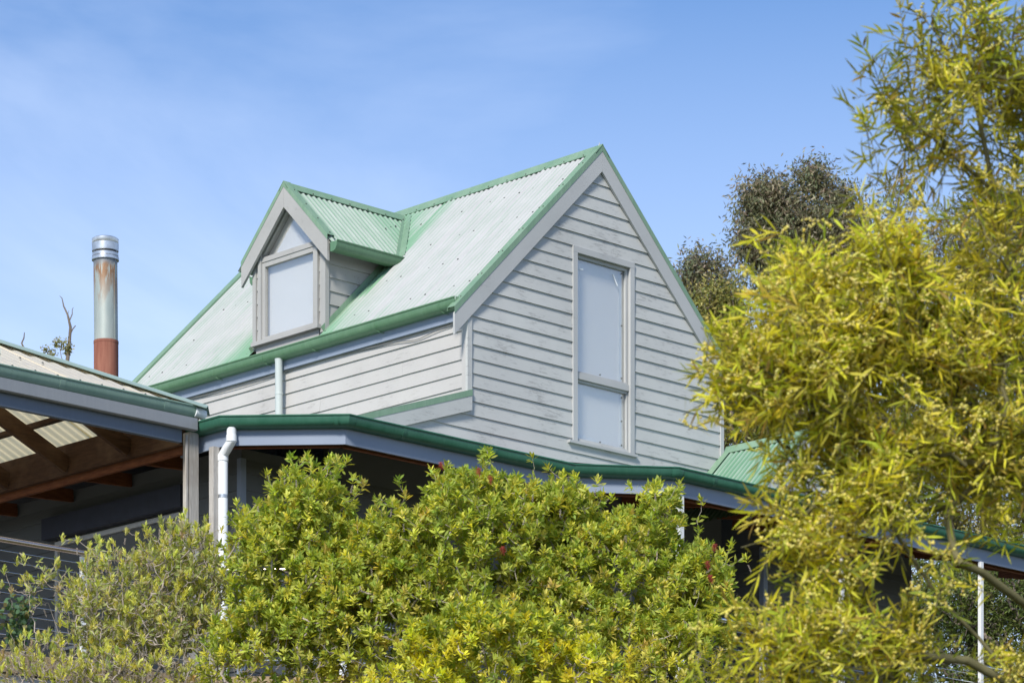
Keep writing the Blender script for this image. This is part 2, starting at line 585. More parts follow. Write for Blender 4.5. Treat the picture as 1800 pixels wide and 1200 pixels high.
# --- gable wall
mb = MB()
zl = CS + TM * 0.0 - 0.05
mb.prism([(0.0, 0.0, 8.55), (GW, 0.0, 8.55), (GW, 0.0, zl - 0.0), (RX, 0.0, CS + TM * RX - 0.06), (0.0, 0.0, zl)], (0, 0.09, 0))
# opening for the window: built as four wall pieces instead of a full slab
mb = MB()
WX0, WX1, WZ0, WZ1 = 1.56, 2.45, 9.42, 11.45
mb.box(0.0, WX0, 0.0, 0.09, 9.0, zl)
mb.box(WX1, GW, 0.0, 0.09, 9.0, zl)
mb.box(WX0, WX1, 0.0, 0.09, 9.0, WZ0)
top = lambda x: CS - 0.05 + TM * (x if x < RX else 2 * RX - x)
mb.prism([(0.0, 0, zl), (WX0, 0, zl), (WX0, 0, top(WX0))], (0, 0.09, 0))
mb.prism([(WX1, 0, zl), (GW, 0, zl), (WX1, 0, top(WX1))], (0, 0.09, 0))
mb.prism([(WX0, 0, WZ1), (WX1, 0, WZ1), (WX1, 0, top(WX1)), (RX, 0, top(RX)), (WX0, 0, top(WX0))], (0, 0.09, 0))
gable = mb.build('gable_wall', 'board', house)

LS = 0.3366                                         # lean-to slope
lean = lambda x: 9.62 + LS * x                      # lean-to roof line in the gable plane
for k in range(-15, 9):
    zb = ZK - k * SW
    zt = zb + SW + 0.018
    def xl(z):
        if z < lean(0.0) - 0.02:
            return max(-2.9, (z - 9.60) / LS) - 0.0
        return 0.038 if z < top(0.04) else (z - (CS - 0.05)) / TM
    def xr(z):
        return GW - 0.042 if z < top(0.04) else 2 * RX - (z - (CS - 0.05)) / TM
    if xr(zb) - xl(zb) < 0.02:
        continue
    l0, l1, r0, r1 = xl(zb), xl(zt), xr(zb), xr(zt)
    if r1 < l1:
        l1 = r1 = RX
    if zb < lean(0.0) - 0.02 <= zt:
        l0 = l1 = 0.04 if zb > 9.52 else -0.15
    a0, a1 = 1.530, 2.480
    if zt > 9.40 and zb < 11.50:
        if zb < 9.30 or zb > 11.42:
            board_row(gable, 'board', (0, 0, 0), (1, 0, 0), (0, -1, 0), l0, r0, zb, zt, l1, r1)
        else:
            board_row(gable, 'board', (0, 0, 0), (1, 0, 0), (0, -1, 0), l0, a0, zb, zt, l1, a0)
            board_row(gable, 'board', (0, 0, 0), (1, 0, 0), (0, -1, 0), a1, r0, zb, zt, a1, r1)
    elif k in (7, 8):
        xm = 1.52 if k == 7 else 2.62
        board_row(gable, 'board', (0, 0, 0), (1, 0, 0), (0, -1, 0), l0, xm - 0.0015, zb, zt, l1, xm - 0.0015)
        board_row(gable, 'board', (0, 0, 0), (1, 0, 0), (0, -1, 0), xm + 0.0015, r0, zb, zt, xm + 0.0015, r1)
    else:
        board_row(gable, 'board', (0, 0, 0), (1, 0, 0), (0, -1, 0), l0, r0, zb, zt, l1, r1)
MB().box(-0.030, 0.036, -0.032, -0.0005, 9.60, 10.44).build('corner_board', 'board', gable)
MB().box(GW - 0.04, GW + 0.012, -0.030, -0.0005, 9.0, 10.72).build('corner_board', 'board', gable)
# --- side wall (faces the patio)
side = MB().box(0.0, 0.09, 0.091, YB - 0.05, 8.55, 10.62).build('side_wall', 'board_side', house)
for k in range(-1, 9):
    zb = ZK - k * SW - 0.003
    zt = zb + SW + 0.018
    if zb > 10.43:
        continue
    cut = {3: [2.35], 5: [2.9], 1: [4.4], 2: [1.0], 4: [1.9]}.get(k, [])
    edges = [0.060] + cut + [YB - 0.1]
    for e0, e1 in zip(edges[:-1], edges[1:]):
        board_row(side, 'board_side', (0, 0, 0), (0, 1, 0), (-1, 0, 0), e0 + 0.001, e1 - 0.001, zb, zt)
MB().box(-0.030, -0.0005, -0.0005, 0.058, 9.60, 10.52).build('corner_board', 'board_side', side)
# electrical cable hanging below the fascia
pth = []
for i in range(60):
    y = 0.12 + 5.6 * i / 59
    sag = 0.06 * math.exp(-((y - 0.75) / 0.22) ** 2) * 0.6
    pth.append((-0.036, y, 10.405 - 0.02 * math.sin(y * 2.1) - sag + (0.06 if y < 0.2 else 0)))
MB().tube(pth, 0.005, 5).build('cable', 'cable_grey', side, smooth=True)
# --- hidden sides closing the house
MB().box(GW - 0.09, GW, 0.091, YB - 0.05, 8.55, 10.62).build('side_wall', 'board', house)
mb = MB().prism([(0.0, YB - 0.05, 8.55), (GW, YB - 0.05, 8.55), (GW, YB - 0.05, zl), (RX, YB - 0.05, top(RX)), (0, YB - 0.05, zl)], (0, -0.08, 0))
mb.build('back_wall', 'board', house)

# --- fascia, gutter, downpipe
MB().box(-0.055, -0.026, 0.005, YB - 0.02, 10.425, 10.60).build('fascia', 'fascia', house)
QUAD = [(0.0, -0.108), (0.055, -0.108), (0.080, -0.098), (0.098, -0.080), (0.109, -0.052), (0.112, -0.014), (0.119, -0.010), (0.122, -0.002),
        (0.118, 0.006), (0.110, 0.006), (0.106, -0.001), (0.107, -0.012), (0.105, -0.050), (0.094, -0.077), (0.077, -0.094), (0.055, -0.103), (0.003, -0.103), (0.003, 0.0), (0.0, 0.0)]
SLEEVE = [(o_ + 0.0025 if o_ > 0.05 else o_, h - 0.0025) for o_, h in QUAD[:6]] + [(0.103, -0.014), (0.104, -0.050), (0.093, -0.076), (0.076, -0.093), (0.055, -0.102), (0.0, -0.102)]
gut = MB().sweep([(-0.057, YB), (-0.057, 0.02)], 10.635, QUAD, sign=1)
gutter = gut.build('gutter', 'gutter_green', house, smooth=True)
for y in (0.28, 1.30, 2.36, 3.18, 4.05, 5.0, 5.62):
    MB().sweep([(-0.057, y + 0.022), (-0.057, y - 0.022)], 10.635, SLEEVE).build('gutter_joiner', 'gutter_green', gutter, smooth=True)
    MB().tube([(-0.14, y - 0.03, 10.528), (-0.115, y - 0.045, 10.512), (-0.06, y - 0.06, 10.506)], 0.004, 5).build('bracket', 'gutter_green', gutter)
MB().box(-0.155, -0.060, 0.016, 0.0195, 10.56, 10.64).build('end_cap', 'cap_green', gutter)
MB().tube([(-0.118, 2.93, 10.535), (-0.118, 2.93, 10.50), (-0.112, 2.93, 9.2)], [0.046, 0.0425, 0.0425], 14).build('downpipe', 'pvc_mint', house, smooth=True)
MB().tube([(-0.115, 2.93, 10.14), (-0.115, 2.93, 10.165)], 0.046, 14).build('strap', 'pvc_mint', bpy.data.objects['downpipe'], smooth=True)

# --- main roof
vL = (math.cos(PIT), 0, math.sin(PIT))
nL = (-math.sin(PIT), 0, math.cos(PIT))
EAVE = -0.125
orgL = (EAVE, 0, CS + TM * EAVE)
LEN = (RX - EAVE) / math.cos(PIT)
mb = MB()   # battens and lining under the sheets
for sgn in (1, -1):
    X = lambda x: RX + sgn * (x - RX)
    mb.prism([(X(-0.05), 0.0, CS + TM * -0.05 - 0.03), (X(RX), 0.0, CS + TM * RX - 0.03), (X(RX), 0.0, CS + TM * RX - 0.055), (X(-0.05), 0.0, CS + TM * -0.05 - 0.055)],
             (0, 0.02, 0))
    mb.prism([(X(-0.05), YB - 0.06, CS + TM * -0.05 - 0.03), (X(RX), YB - 0.06, CS + TM * RX - 0.03), (X(RX), YB - 0.06, CS + TM * RX - 0.055), (X(-0.05), YB - 0.06, CS + TM * -0.05 - 0.055)],
             (0, 0.02, 0))
for x in (0.1, 0.75, 1.4, 1.9):
    for sgn in (1, -1):
        xx = RX + sgn * (x - RX)
        if sgn == 1:
            mb.box(xx - 0.02, xx + 0.02, 0.02, 2.36, CS + TM * x - 0.06, CS + TM * x - 0.032)
            mb.box(xx - 0.02, xx + 0.02, 3.60, YB - 0.06, CS + TM * x - 0.06, CS + TM * x - 0.032)
        else:
            mb.box(xx - 0.02, xx + 0.02, 0.02, YB - 0.06, CS + TM * x - 0.06, CS + TM * x - 0.032)
roof = mb.build('roof', 'wood_dark', house)

DYC, DZR, DHW = 2.990, 12.500, 0.80                 # dormer centre line, ridge height of its sheets, roof half width

def valley_t(y):
    dy = abs(y - DYC)
    return ((DZR - dy - CS) / TM - EAVE) / math.cos(PIT)

def main_lo(y):
    return valley_t(y) if abs(y - DYC) < 0.585 else 0.0

def main_wear(y, t):
    g = 0.19
    if y > 3.4:
        g += 1.0 * math.exp(-((y - 3.5) / 0.62) ** 2) * (1 - sstep(0.55, 1.25, t))
        g += 0.12 * sstep(4.3, 5.9, y)
    if abs(y - DYC) < 0.81 and t > 1.0:
        g += 0.95 * math.exp(-max(0, t - valley_t(y)) / 0.5)
    if y < 2.4:
        g += 0.95 * math.exp(-(2.4 - y) / 0.13)
        g += 0.50 * math.exp(-(2.4 - y) / 0.45) * (1 - sstep(0.2, 1.0, t))
    g += 0.22 * (1 - sstep(0.0, 0.35, t))
    g += 0.25 * math.exp(-(y / 0.22) ** 2) * (1 - sstep(0.2, 0.9, t))
    return g

y = 0.0
while y < YB - 0.05:
    y1 = min(y + 0.762, YB)
    corr('roof_sheet', roof, 'roof', orgL, (0, 1, 0), vL, nL, y - 0.02, y1 + 0.02, main_lo, lambda s_: LEN - 0.03, rows=14, wear=main_wear, tilt=0.013)
    y = y1
vR = (-math.cos(PIT), 0, math.sin(PIT))
nR = (math.sin(PIT), 0, math.cos(PIT))
orgR = (2 * RX - EAVE, 0, CS + TM * EAVE)
y = 0.0
while y < YB - 0.05:
    y1 = min(y + 0.762, YB)
    corr('roof_sheet', roof, 'roof', orgR, (0, 1, 0), vR, nR, y - 0.02, y1 + 0.02, lambda s_: 0, lambda s_: LEN - 0.03, rows=2, sub=4)
    y = y1
# ridge cap: two folded wings with turned-down lips and a rolled top
def ridge_cap(parent, p0, p1, slope_t, wid, mat, name='ridge_cap', lift=0.0):
    p0, p1 = Vector(p0), Vector(p1)
    d = (p1 - p0).normalized()
    sd_ = d.cross(Vector((0, 0, 1))).normalized()
    th = math.atan(slope_t)
    prof = []
    for sgn in (-1, 1):
        w_ = sd_ * sgn * math.cos(th) + Vector((0, 0, -math.sin(th)))
        nn = sd_ * sgn * math.sin(th) + Vector((0, 0, math.cos(th)))
        prof.append((w_, nn))
    sec = []
    (wl, nl), (wr_, nr) = prof
    up = Vector((0, 0, 1))
    outer = [wl * wid - nl * 0.008, wl * wid, wl * 0.03 + nl * 0.004, up * 0.012, wr_ * 0.03 + nr * 0.004, wr_ * wid, wr_ * wid - nr * 0.008]
    inner = [q - up * 0.004 for q in outer[::-1]]
    inner[0] = outer[-1] - wr_ * 0.003
    inner[-1] = outer[0] - wl * 0.003
    loop = outer + inner
    k = len(loop)
    vs = [p0 + q + up * lift for q in loop] + [p1 + q + up * lift for q in loop]
    fs = [(i, (i + 1) % k, k + (i + 1) % k, k + i) for i in range(k)] + [tuple(range(k))[::-1], tuple(range(k, 2 * k))]
    return MB().add(vs, fs).build(name, mat, parent)

APEX = CS + TM * RX + 0.028
ridge_cap(roof, (RX, -0.055, APEX), (RX, YB + 0.005, APEX), TM, 0.15, 'cap_green')
# barge caps and barge boards on both ends of the main roof
def barge(parent, plane_pt, along, out, apex_h, apex_s, end_s, slope_t, cap_h, board_h, thick, cap_top, mat_cap, mat_board, sides=(1, -1)):
    """gable trim. plane_pt: point of the outer face at s=0,z=0; along: horizontal unit in the gable plane; out: outward unit"""
    P, A, Oo = Vector(plane_pt), Vector(along), Vector(out)
    Zv = Vector((0, 0, 1))
    for sg in sides:
        e = apex_s - sg * (apex_s - end_s) if sg == 1 else 2 * apex_s - end_s
        def pt(s_, dz, o_):
            ss = apex_s + (s_ - apex_s) * sg
            return P + A * ss + Zv * (apex_h - abs(s_ - apex_s) * slope_t + dz) + Oo * o_
        # board: parallelogram with plumb cuts
        MB().prism([pt(apex_s - 0.001, -cap_h + 0.004, 0), pt(end_s, -cap_h + 0.004, 0), pt(end_s, -cap_h - board_h, 0), pt(apex_s - 0.001, -cap_h - board_h, 0)],
                   Oo * -thick).build('barge_board', mat_board, parent)
        # cap: face flange and top flange
        mbx = MB()
        mbx.prism([pt(apex_s - 0.0005, 0, 0.004), pt(end_s - 0.004, 0, 0.004), pt(end_s - 0.004, -cap_h, 0.004), pt(apex_s - 0.0005, -cap_h, 0.004)], Oo * -0.0035)
        mbx.prism([pt(apex_s - 0.0005, 0.0, 0.004), pt(end_s - 0.004, 0.0, 0.004), pt(end_s - 0.004, 0.0, -cap_top), pt(apex_s - 0.0005, 0.0, -cap_top)], (0, 0, 0.003))
        mbx.prism([pt(apex_s - 0.16, 0.0, -cap_top), pt(end_s - 0.004, 0.0, -cap_top), pt(end_s - 0.004, -0.034, -cap_top), pt(apex_s - 0.16, -0.034, -cap_top)], Oo * 0.003)
        mbx.build('barge_cap', mat_cap, parent)

barge(roof, (0, -0.047, 0), (1, 0, 0), (0, -1, 0), CC + TM * RX, RX, -0.225, TM, 0.074, 0.218, 0.028, 0.115, 'cap_green', 'trim')
barge(roof, (0, YB + 0.02, 0), (1, 0, 0), (0, 1, 0), CC + TM * RX, RX, -0.225, TM, 0.074, 0.218, 0.028, 0.115, 'cap_green', 'trim')
mb = MB()   # packing behind the front barge boards
for sg in (1, -1):
    f = lambda x, dz: (RX + sg * (x - RX), -0.0185, CC + TM * x + dz)
    mb.prism([f(RX - 0.001, -0.05), f(-0.10, -0.05), f(-0.10, -0.225), f(RX - 0.001, -0.225)], (0, 0.018, 0))
mb.build('barge_packer', 'trim', roof)
# roofing screws
mb = MB()
def screw(mb, p, n, r=0.008):
    p, n = Vector(p), Vector(n).normalized()
    mb.tube([p - n * 0.004, p + n * 0.006, p + n * 0.009], [r * 1.3, r * 1.3, r * 0.5], 6)
for t in (0.42, 1.08, 1.72, 2.38):
    for i in range(40):
        yy = (2 + i * 3) * 0.0762
        if yy > YB - 0.1 or (abs(yy - DYC) < 0.62 and t < valley_t(yy) + 0.1) or rnd.random() < 0.3:
            continue
        screw(mb, Vector(orgL) + Vector((0, yy, 0)) + Vector(vL) * (t + rnd.uniform(-0.012, 0.012)) + Vector(nL) * 0.010, nL)
for i in range(20):
    q = Vector((RX, 0.15 + i * 0.30, APEX)) + Vector((-math.cos(PIT), 0, -math.sin(PIT))) * 0.125 + Vector(nL) * 0.002
    screw(mb, q, nL, 0.006)
for i in range(7):
    for yy in (-0.005, 0.055):
        x = -0.1 + i * 0.30
        screw(mb, (x, yy, CC + TM * x + 0.004), nL, 0.006)
mb.build('screws', 'screw', roof, kind='stuff')
# --- gable window
def window(parent, name, P, A, Oo, s0, s1, z0, z1, aw, transoms, mats, depth=0.05, sash=0.045, sill=True, sill_out=0.05, glass_back='blind', strip=False, sill_ext=0.07):
    """rectangular window with architraves, sashes, panes and sill; P origin of wall face, A along, Oo outward"""
    P, A, Oo = Vector(P), Vector(A), Vector(Oo)
    Zv = Vector((0, 0, 1))
    def bx(sa, sb, za, zb, oa, ob):
        q = MB()
        pts = []
        for z in (za, zb):
            for o_ in (oa, ob):
                for s_ in (sa, sb):
                    pts.append(P + A * s_ + Oo * o_ + Zv * z)
        return q.add(pts, [(0, 2, 3, 1), (4, 5, 7, 6), (0, 1, 5, 4), (2, 6, 7, 3), (0, 4, 6, 2), (1, 3, 7, 5)])
    fr = bx(s0 + 0.002, s0 + aw - 0.01, z0, z1 - 0.002, -depth - 0.03, 0.0)
    for q in (bx(s1 - aw + 0.01, s1 - 0.002, z0, z1 - 0.002, -depth - 0.03, 0.0), bx(s0 + aw - 0.01, s1 - aw + 0.01, z1 - aw + 0.01, z1 - 0.002, -depth - 0.03, 0.0),
              bx(s0 + aw - 0.01, s1 - aw + 0.01, z0, z0 + 0.02, -depth - 0.03, 0.0)):
        fr.add(q.v, q.f)
    win = fr.build(name, mats, parent)
    bx(s0, s0 + aw, z0 + 0.002, z1 - aw, 0.001, 0.032).build('architrave', mats, win)
    bx(s1 - aw, s1, z0 + 0.002, z1 - aw, 0.001, 0.032).build('architrave', mats, win)
    bx(s0, s1, z1 - aw + 0.0005, z1, 0.001, 0.033).build('architrave', mats, win)
    if sill:
        bx(s0 - sill_ext, s1 + sill_ext * 0.5, z0 - 0.028, z0 + 0.001, -0.02, sill_out).build('sill', mats, win)
    i0, i1 = s0 + aw - 0.012, s1 - aw + 0.012
    levels = [z0 + 0.018] + transoms + [z1 - aw + 0.008]
    for zt in transoms:
        bx(i0, i1, zt - 0.035, zt + 0.030, -depth, 0.012).build('transom', mats, win)
    for n_, (za, zb) in enumerate(zip(levels[:-1], levels[1:])):
        za += 0.031 if n_ else 0
        zb -= 0.036 if n_ < len(levels) - 2 else 0
        sw = sash * (0.6 if n_ == 0 and len(levels) > 2 else 1)
        q = bx(i0, i0 + sw * 0.6, za, zb, -depth + 0.004, -0.012)
        for e in (bx(i1 - sw, i1, za, zb, -depth + 0.004, -0.012), bx(i0 + sw * 0.6, i1 - sw, za, za + sw * 0.5, -depth + 0.004, -0.0125), bx(i0 + sw * 0.6, i1 - sw, zb - sw, zb, -depth + 0.004, -0.0125)):
            q.add(e.v, e.f)
        q.build('sash', mats, win)
        bx(i0 + sw * 0.5, i1 - sw * 0.9, za + sw * 0.4, zb - sw * 0.9, -depth + 0.010, -depth + 0.014).build('pane', 'glass', win)
        bx(i0 - 0.002, i1 + 0.002, za - 0.01, zb + 0.01, -depth - 0.024, -depth - 0.018).build('blind', glass_back, win)
        if strip:
            bx(i1 - sw * 0.9 - 0.062, i1 - sw * 0.9 - 0.002, za + 0.01, zb - 0.01, -depth - 0.016, -depth - 0.012).build('sealing_strip', 'white_strip', win)
            for s_, z_ in ((i0 + 0.045, zb - 0.075), (i1 - 0.085, zb - 0.075), (i0 + 0.045, (za + zb) / 2), (i1 - 0.085, (za + zb) / 2), (i1 - 0.085, za + 0.07), ((i0 + i1) / 2, za + 0.05)):
                mbq = MB()
                mbq.tube([P + A * s_ + Zv * z_ + Oo * (-depth + 0.0145), P + A * s_ + Zv * z_ + Oo * (-depth + 0.020)], 0.009, 8)
                mbq.build('clip', 'screw', win)
            if n_ == 1:
                for (sa, sb, za_, zb_) in ((i0 + 0.07, i0 + 0.16, zb - 0.155, zb - 0.15), (i1 - 0.22, i1 - 0.15, zb - 0.105, zb - 0.22)):
                    MB().bar(P + A * sa + Zv * za_ + Oo * (-depth + 0.0160), P + A * sb + Zv * zb_ + Oo * (-depth + 0.0160), 0.002, 0.016, up=A.cross(Oo)).build('tape', 'white_strip', win)
    return win

gw = window(house, 'window', (0, 0, 0), (1, 0, 0), (0, -1, 0), 1.530, 2.480, 9.405, 11.503, 0.066, [10.125], 'trim', strip=True)
mb = MB()   # white crumpled strip behind the glass, made up for a reflection in the pane
pts, n = [], 9
for i in range(n):
    x = 1.62 + 0.42 * i / (n - 1)
    h = 0.02 + 0.085 * math.sin(math.pi * (i + 0.6) / n) * rnd.uniform(0.5, 1.0)
    pts += [(x, 0.054 - 0.003, 9.432), (x, 0.058 + 0.004 * (i % 2), 9.432 + h)]
mb.add(pts, [(2 * i, 2 * i + 2, 2 * i + 3, 2 * i + 1) for i in range(n - 1)])
mb.build('pane_reflection', 'white_strip', gw)

# --- dormer
DX, DF = 0.10, 0.0                                  # wall plane, barge plane (x)
DW = 0.600                                          # wall half width
dz_main = lambda x: CS + TM * x
mb = MB()
y0, y1 = DYC - DW, DYC + DW
zev = DZR - DW - 0.05
mb.prism([(DX, y0, dz_main(DX) - 0.05), (DX, y0, zev), ((zev - CS) / TM, y0, zev)], (0, 0.06, 0))
mb.prism([(DX, y1, dz_main(DX) - 0.05), (DX, y1, zev), ((zev - CS) / TM, y1, zev)], (0, -0.06, 0))
mb.box(DX, DX + 0.06, y0 + 0.06, y0 + 0.16, dz_main(DX) - 0.05, zev)
mb.box(DX, DX + 0.06, y1 - 0.16, y1 - 0.06, dz_main(DX) - 0.05, zev)
mb.box(DX, DX + 0.06, y0 + 0.16, y1 - 0.16, dz_main(DX) - 0.05, 10.84)
dorm = mb.build('dormer', 'trim_dormer', house)
k0 = 3
zrow = ZK + 0.02
for k in range(0, 12):                              # side boards, cut to the main roof slope
    zb = zrow + k * SW
    zt = zb + SW + 0.016
    if zb > zev or zt < dz_main(DX) + 0.02:
        continue
    zt = min(zt, zev + 0.03)
    xa = lambda z: (z - CS) / TM - 0.02
    for yy, nv in ((y0, -1), (y1, 1)):
        if xa(zb) < DX + 0.05:
            continue
        board_row(dorm, 'trim_dormer', (0, yy, 0), (1, 0, 0), (0, nv, 0), DX + 0.028, xa(zb), zb, zt, DX + 0.028, xa(zt))
MB().box(DX + 0.005, 1.0, y0 - 0.024, y0 - 0.0005, zev - 0.10, zev + 0.0).build('weatherboard', 'trim_dormer', dorm)
for k in range(0, 9):                               # narrow front boards beside the window
    zb = 10.72 + k * SW * 0.985
    zt = min(zb + SW + 0.012, 11.86)
    for sa, sb in ((y0 + 0.060, y0 + 0.118), (y1 - 0.118, y1 - 0.030)):
        board_row(dorm, 'trim_dormer', (DX, 0, 0), (0, 1, 0), (-1, 0, 0), sa, sb, zb, zt, thick=0.017)
MB().box(DX - 0.030, DX + 0.026, y0 - 0.030, y0 + 0.058, dz_main(DX) - 0.03, 11.86).build('corner_board', 'trim_dormer', dorm)
MB().box(DX - 0.030, DX + 0.026, y1 - 0.028, y1 + 0.030, dz_main(DX) - 0.03, 11.86).build('corner_board', 'trim_dormer', dorm)
# dormer window: frame posts, lower sash, transom and gable light
wy0, wy1 = 2.530, 3.455
mb = MB()
mb.box(DX - 0.045, DX + 0.05, wy0 - 0.052, wy0 - 0.001, 10.86, 11.93)
mb.box(DX - 0.045, DX + 0.05, wy1 + 0.001, wy1 + 0.052, 10.86, 11.93)
dwin = mb.build('window', 'trim_dormer', house)
MB().box(DX - 0.03, DX + 0.05, wy0 + 0.0005, wy1 - 0.0005, 11.745, 11.80).build('transom', 'trim_dormer', dwin)
MB().box(DX - 0.085, DX + 0.05, wy0 - 0.10, wy1 + 0.13, 10.815, 10.859).build('sill', 'trim_dormer', dwin)
MB().box(DX - 0.030, DX - 0.0005, wy0 - 0.06, wy1 + 0.10, 10.705, 10.813).build('apron_board', 'trim_dormer', dwin)
mb = MB()
mb.box(DX - 0.022, DX + 0.03, wy0, wy0 + 0.048, 10.861, 11.744)
mb.box(DX - 0.022, DX + 0.03, wy1 - 0.048, wy1, 10.861, 11.744)
mb.box(DX - 0.0215, DX + 0.03, wy0 + 0.048, wy1 - 0.048, 10.861, 10.905)
mb.box(DX - 0.0215, DX + 0.03, wy0 + 0.048, wy1 - 0.048, 11.690, 11.744)
mb.build('sash', 'trim_dormer', dwin)
MB().box(DX + 0.000, DX + 0.004, wy0 + 0.04, wy1 - 0.04, 10.90, 11.70).build('pane', 'glass', dwin)
MB().box(DX + 0.052, DX + 0.058, wy0 - 0.05, wy1 + 0.05, 10.86, 11.80).build('blind', 'blind_white', dwin)
ztri = lambda y_: 12.37 - abs(y_ - DYC) - 0.09
py0, py1 = wy0 + 0.02, wy1 - 0.02
MB().prism([(DX + 0.006, py0, 11.795), (DX + 0.006, py1, 11.795), (DX + 0.006, py1, ztri(py1)), (DX + 0.006, DYC, ztri(DYC)), (DX + 0.006, py0, ztri(py0))], (0.004, 0, 0)).build('pane', 'glass', dwin)
MB().prism([(DX + 0.052, py0, 11.80), (DX + 0.052, py1, 11.80), (DX + 0.052, py1, ztri(py1)), (DX + 0.052, DYC, ztri(DYC)), (DX + 0.052, py0, ztri(py0))], (0.006, 0, 0)).build('blind', 'blind_white', dwin)
for sg in (-1, 1):                                  # raked frame of the gable light and stepped soffit trims
    for (xa, xb, dt, db) in ((DX - 0.02, DX + 0.05, -0.115, -0.205), (DX - 0.05, DX - 0.021, -0.10, -0.160), (DX - 0.075, DX - 0.051, -0.10, -0.125)):
        Y = lambda d: DYC + sg * d
        h = lambda d: 12.48 - d
        d1 = 0.63
        MB().prism([(xa, Y(0.0005), h(0) + dt), (xa, Y(d1), h(d1) + dt), (xa, Y(d1), h(d1) + db), (xa, Y(0.0005), h(0) + db)], (xb - xa, 0, 0)).build('rake_trim', 'trim_dormer', dwin)
# dormer roof
droof = MB()
for sg in (-1, 1):
    f = lambda d, dz, x: (x, DYC + sg * d, DZR - d + dz)
    droof.prism([f(0.001, -0.03, 0.03), f(0.78, -0.03, 0.03), f(0.78, -0.045, 0.03), f(0.001, -0.045, 0.03)], (0.10, 0, 0))
    droof.prism([f(0.001, -0.032, 0.13), f(0.62, -0.032, 0.13), f(0.62, -0.045, 0.13), f(0.001, -0.045, 0.13)], (0.85, 0, 0))
droof = droof.build('dormer_roof', 'trim_dormer', house)
s45 = math.sqrt(0.5)
DLEN = DHW / s45
def d_lo(x):
    zz = dz_main(x)
    dmax = min(DHW, DZR - zz)
    return (DHW - dmax) / s45
for sg in (-1, 1):
    x = 0.0
    while x < 1.75:
        x1 = min(x + 0.762, 1.80)
        corr('roof_sheet', droof, 'roof_dormer', (0, DYC + sg * DHW, DZR - DHW), (1, 0, 0), (0, -sg * s45, s45), (0, sg * s45, s45), x, x1 + 0.02, d_lo, lambda s_: DLEN - 0.03,
             rows=8, wear=lambda s_, t: 0.42 + 0.3 * sstep(0.9, 1.6, s_), tilt=0.004)
        x = x1
ridge_cap(droof, (-0.006, DYC, DZR + 0.028), (1.80, DYC, DZR + 0.028), 1.0, 0.11, 'cap_green')
barge(droof, (DF, 0, 0), (0, 1, 0), (-1, 0, 0), 12.545, DYC, DYC - 0.745, 1.0, 0.062, 0.228, 0.032, 0.10, 'cap_green', 'trim_dormer')
# valley flashings and apron along the dormer cheeks
for sg in (-1, 1):
    a = Vector((DZR - DHW - CS, DYC + sg * DHW, DZR - DHW + 0.010))
    b = Vector(((DZR - CS) / TM, DYC + sg * 0.005, DZR + 0.010))
    d = (b - a).normalized()
    n1, n2 = Vector(nL), Vector((0, sg * s45, s45))
    w1 = d.cross(n1).normalized() * sg
    w2 = d.cross(n2).normalized() * -sg
    if w1.y * sg < 0: w1 = -w1
    if w2.x > 0: w2 = -w2
    q1, q2 = w1 * 0.085, w2 * 0.035
    lift = (n1 + n2) * 0.006
    vs = [a + q1 + lift, a - n1 * 0.004 + lift, a + q2 + lift, b + q1 + lift, b - n1 * 0.004 + lift, b + q2 + lift]
    vs += [p - n1 * 0.003 for p in vs]
    MB().add(vs, [(0, 1, 4, 3), (1, 2, 5, 4), (6, 9, 10, 7), (7, 10, 11, 8), (0, 3, 9, 6), (2, 8, 11, 5), (0, 6, 7, 1), (1, 7, 8, 2), (3, 4, 10, 9), (4, 5, 11, 10)]).build('valley_flashing', 'cap_green', droof)
    yy = DYC + sg * (DW + 0.022)
    xa, xb = 0.05, 1.12
    p0, p1 = Vector((xa, yy, dz_main(xa) + 0.012)), Vector((xb, yy, dz_main(xb) + 0.012))
    mbq = MB().bar(p0 + Vector((0, sg * 0.045, 0)), p1 + Vector((0, sg * 0.045, 0)), 0.09, 0.004, up=nL)
    mbq.bar(p0 + Vector((0, sg * 0.003, 0)) + Vector(nL) * 0.03, p1 + Vector((0, sg * 0.003, 0)) + Vector(nL) * 0.03, 0.004, 0.055, up=nL)
    mbq.build('apron_flashing', 'cap_green', droof)
# dormer gutters
for sg in (-1, 1):
    xe = DZR - DHW - CS - 0.02
    yy = DYC + sg * (DHW - 0.02)
    xs = 0.012 if sg < 0 else 0.24
    MB().sweep([(xs, yy), (xe + 0.05, yy)], DZR - DHW + 0.006, QUAD, sign=-sg).build('gutter', 'gutter_green', droof, smooth=True)
for sg in (-1, 1):
    yy = DYC + sg * (DHW - 0.02)
    xs = 0.013 if sg < 0 else 0.241
    pl = [(xs, yy + sg * o_, DZR - DHW + 0.006 + h) for o_, h in QUAD[:7]] + [(xs, yy, DZR - DHW + 0.004)]
    MB().prism(pl, (0.002, 0, 0)).build('gutter_end', 'gutter_green', droof)
mb = MB()
for i in range(7):
    screw(mb, (0.1 + i * 0.27, DYC - 0.085 * s45 * 1.2, DZR + 0.028 - 0.085 * s45 * 1.2 + 0.006), (0, -1, 1), 0.006)
    if i < 4:
        screw(mb, (0.055, DYC - 0.12 - i * 0.2, DZR - 0.12 - i * 0.2 + 0.05), (0, -1, 1), 0.006)
    if i < 3:
        screw(mb, (1.25 + 0.12 * i, DYC - 0.30 + 0.05 * i, DZR - 0.29 + 0.05 * i), (0, -1, 1), 0.007)
mb.build('screws', 'screw', droof, kind='stuff')
